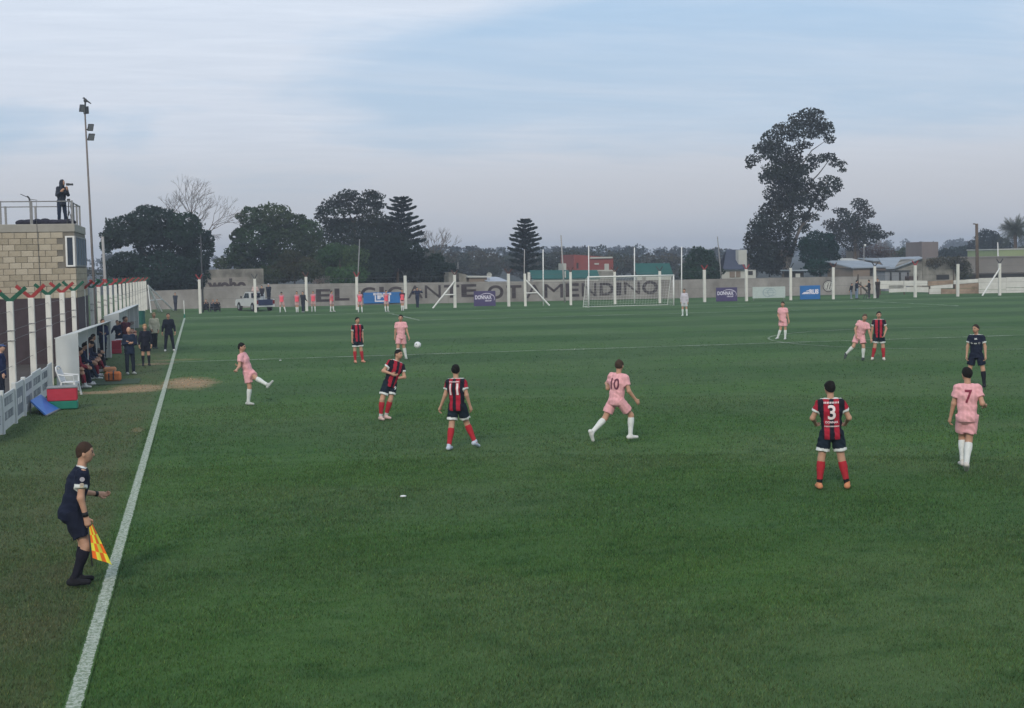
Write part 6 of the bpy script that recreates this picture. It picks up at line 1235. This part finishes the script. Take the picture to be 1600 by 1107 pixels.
# photographer on the cabin roof
ph = AY(98, 350, CYF+1.1)
f = person('photographer in dark hooded coat and jeans standing on the cabin roof raising a camera', None, loc=(ph[0], ph[1], zt), face=150, hd=115, H=1.86, detail=1, coat=(.030, .036, .050), pants=(.020, .030, .055), boots=(.01, .01, .012), hood=True, sp=(.06, 0, 1), RA=((-.20, -.35, -1), (.75, -.5, .65)), LA=((.30, -.45, -.85), (-.05, -.55, .75)), RL=((-.05, 0, -1), (-.03, 0, -1)), LL=((.10, 0, -1), (.06, 0, -1)))
hdg = f['hdg']; Rz = np.array([[math.cos(-hdg), -math.sin(-hdg), 0], [math.sin(-hdg), math.cos(-hdg), 0], [0, 0, 1]]); hp = Rz@(f['head']+f['hfw']*.2+np.array([0.03, 0, -.06]))+f['base']
cmr = thing('camera', 'black camera with lens held up by the photographer on the roof', 'camera', tuple(hp), -hdg); MB().box(-.07, .07, -.05, .05, -.05, .05, .01).build('camera_body', mDarkM, cmr); q = f['hfw']; MB().tube([tuple(q*.04), tuple(q*.22)], [.04, .045], 12).build('lens', mDarkM, cmr)
a = AY(107, 322, CYF+.45); tr_ = thing('tripod', 'small dark tripod with clamp standing against the roof railing', 'tripod', (a[0], a[1], zt)); m = MB(); m.tube([(0, 0, .35), (0, 0, .95)], .02)
m.build('column', mDarkM, tr_)
for k in range(3): MB().tube([(0, 0, .6), (.16*math.cos(2.1*k), .16*math.sin(2.1*k), 0)], .014).build('leg', mDarkM, tr_)
MB().box(-.05, .07, -.03, .03, .93, 1.03, .01).build('head', mDarkM, tr_)
# warm-up group along the goal end
BIB = (.78, .12, .16)
bibs = dict(H=1.76, detail=0, shirt=(.45, .22, .25), bib=BIB, shorts=(.52, .34, .33), socks=WHT, boots=(.45, .45, .45), hair=B1)
wu = [('warm-up player in pink bib with legs apart just right of the pickup', 442, 488.5, dict(face=185, RL=((-.10, 0, -1), (-.05, 0, -1)), LL=((.22, 0, -1), (.28, 0, -1)), sleeve='long', nod=30)),
      ('warm-up player in pink bib close to the dark clothed trainer', 464.5, 488.5, dict(face=180)),
      ('warm-up player in pink bib standing left of the letters EL', 490, 487.5, dict(face=180, RL=((-.08, 0, -1), (0, 0, -1)), LL=((.1, 0, -1), (.02, 0, -1)))),
      ('warm-up player in pink bib side-on in front of the letter L', 519, 487.5, dict(face=120, RL=((-.05, 0, -1), (-.1, 0, -1)), LL=((.15, 0, -1), (.12, 0, -1)))),
      ('warm-up player in pink bib at the left end of the blue banner', 563, 488.5, dict(face=180, RL=((-.1, 0, -1), (0, 0, -1)), LL=((.12, 0, -1), (.05, 0, -1)))),
      ('warm-up player in pink bib in front of the blue banner crest', 604.5, 487.5, dict(face=150, RL=((-.02, 0, -1), (.06, 0, -1)), LL=((.12, 0, -1), (.02, 0, -1)))),
      ('warm-up player in pink bib with dark sleeves beside the post right of the banner', 629, 486, dict(face=180, shirt=(.05, .015, .03), sleeve='long'))]
for lab, px, py, kw in wu:
    a = dict(bibs); a.update(kw); person(lab, (px, py), group='substitutes warming up in pink bibs', **a)
person('trainer in dark clothes standing among the pink bibs', (474, 488.5), face=200, H=1.74, detail=0, coat=(.02, .022, .03), pants=(.02, .024, .035), boots=(.3, .3, .3), hair=B1, LA=((.1, 0, -1), (.5, -.2, -.5)))
person('man in dark blue raising both hands to his face in front of the wall', (652.5, 481), face=180, H=1.78, detail=0, coat=(.018, .024, .055), pants=(.02, .03, .055), boots=(.02, .02, .02), hair=B1, RA=((-.8, -.2, -.3), (.5, -.3, .8)), LA=((.8, -.2, -.3), (-.5, -.3, .8)))
person('lone person in dark clothes by the wall behind the fence brace', (274.5, 486), face=180, H=1.66, detail=0, coat=(.03, .035, .05), pants=(.03, .03, .045), boots=(.02, .02, .02), hair=B1)
crouch = dict(anchor='P', sit=True, detail=0, H=1.7, face=180, RL=((-.35, -.9, .35), (0, .3, -1)), LL=((.35, -.9, .35), (0, .3, -1)), RA=((-.2, -.6, -.6), (.3, -.6, .5)), LA=((.2, -.6, -.6), (-.3, -.6, .5)))
for lab, px, cc3 in (('crouching photographer in black at the left of the group by the first post', 322, (.02, .022, .03)), ('crouching photographer in black and white in the middle of the group', 333.5, (.05, .055, .07)), ('crouching photographer in dark coat on the right of the group', 339.5, (.012, .015, .025))):
    q = G(px, 487.5); person(lab, None, loc=(q[0], q[1], .30), coat=cc3, pants=(.02, .022, .03), boots=(.1, .1, .1), hair=(.15, .12, .1), **crouch)
# people on the pickup
bq = np.array([pb_[0], pb_[1]+2.6])
def onpk(lx, ly): c, s = math.cos(rad(20)), math.sin(rad(20)); return (bq[0]+lx*c-ly*s, bq[1]+lx*s+ly*c)
q = onpk(-.30, -.95); person('person in pale pink jacket standing in the pickup bed behind the cab', None, loc=(*q, .56), face=180, H=1.84, detail=0, coat=(.50, .36, .33), pants=(.02, .025, .04), boots=(.02, .02, .02), hair=(.04, .03, .025), RA=((-.3, -.1, -1), (.6, -.5, .3)), LA=((.3, -.1, -1), (-.6, -.5, .3)))
q = onpk(.55, -1.9); person('person in dark coat and pale cap standing at the tail of the pickup bed', None, loc=(*q, .56), face=170, H=1.82, detail=0, coat=(.012, .016, .03), pants=(.02, .024, .035), boots=(.02, .02, .02), hair=B1, cap=(.4, .42, .46))
q = onpk(.10, -1.5); person('person in dark jacket and pale jeans perched on the pickup side', None, loc=(*q, .56), face=185, H=1.66, detail=0, coat=(.025, .022, .03), pants=(.34, .38, .42), boots=(.1, .1, .1), hair=B1)
# group at the right behind the far posts
person('ball boy in black and white jacket and jeans left of the video camera', (1330, 467.5), face=120, H=1.42, detail=0, coat=(.012, .014, .02), pants=(.20, .25, .32), boots=(.3, .3, .3), hair=B1, sp=(.1, 0, 1), RA=((-.3, 0, -1), (-.3, 0, -1)))
f = person('camera operator in dark jacket and jeans with a long camera boom', (1338.5, 467.5), face=70, H=1.68, detail=0, coat=(.012, .02, .035), pants=(.16, .22, .30), boots=(.05, .05, .05), hair=B1, RA=((.1, -.1, -1), (.7, -.1, .1)), LA=((.1, .1, -1), (.7, 0, .1)))
q = G(1341, 467.5); bm_ = thing('camera_boom', 'dark camera boom slanting between two men at the right end', 'boom', (q[0], q[1]+.3, 0)); e1 = AY(1340, 442, q[1]+.3)-np.array([q[0], q[1]+.3, 0]); e2 = AY(1341, 429, q[1]+.3)-np.array([q[0], q[1]+.3, 0]); e3 = AY(1354.5, 455, q[1]+.3)-np.array([q[0], q[1]+.3, 0])
MB().tube([tuple(e1), tuple(e3)], [.06, .10]).build('arm', M('boom_dark', (.07, .06, .05), .8), bm_); MB().tube([tuple(e1), tuple(e2)], [.10, .06]).build('upright', M('boom_dark', (.07, .06, .05)), bm_)
for dx in (-.3, 0, .3): MB().tube([tuple(e3), (e3[0]+dx, .1, 0)], .03).build('leg', mDarkM, bm_)
person('man in black seen side-on beside the camera boom', (1358, 466.5), face=-80, H=1.68, detail=0, coat=(.02, .02, .025), pants=(.05, .05, .05), boots=(.3, .3, .3), hair=B1, RA=((-.2, .1, -1), (-.7, 0, .2)), LA=((-.3, -.1, -1), (-.8, 0, .0)))
person('dark figure standing just right of the far fence post near the boom', (1371.5, 466.5), face=190, H=1.78, detail=0, coat=(.035, .03, .028), pants=(.035, .03, .028), boots=(.03, .03, .03), hair=B1)
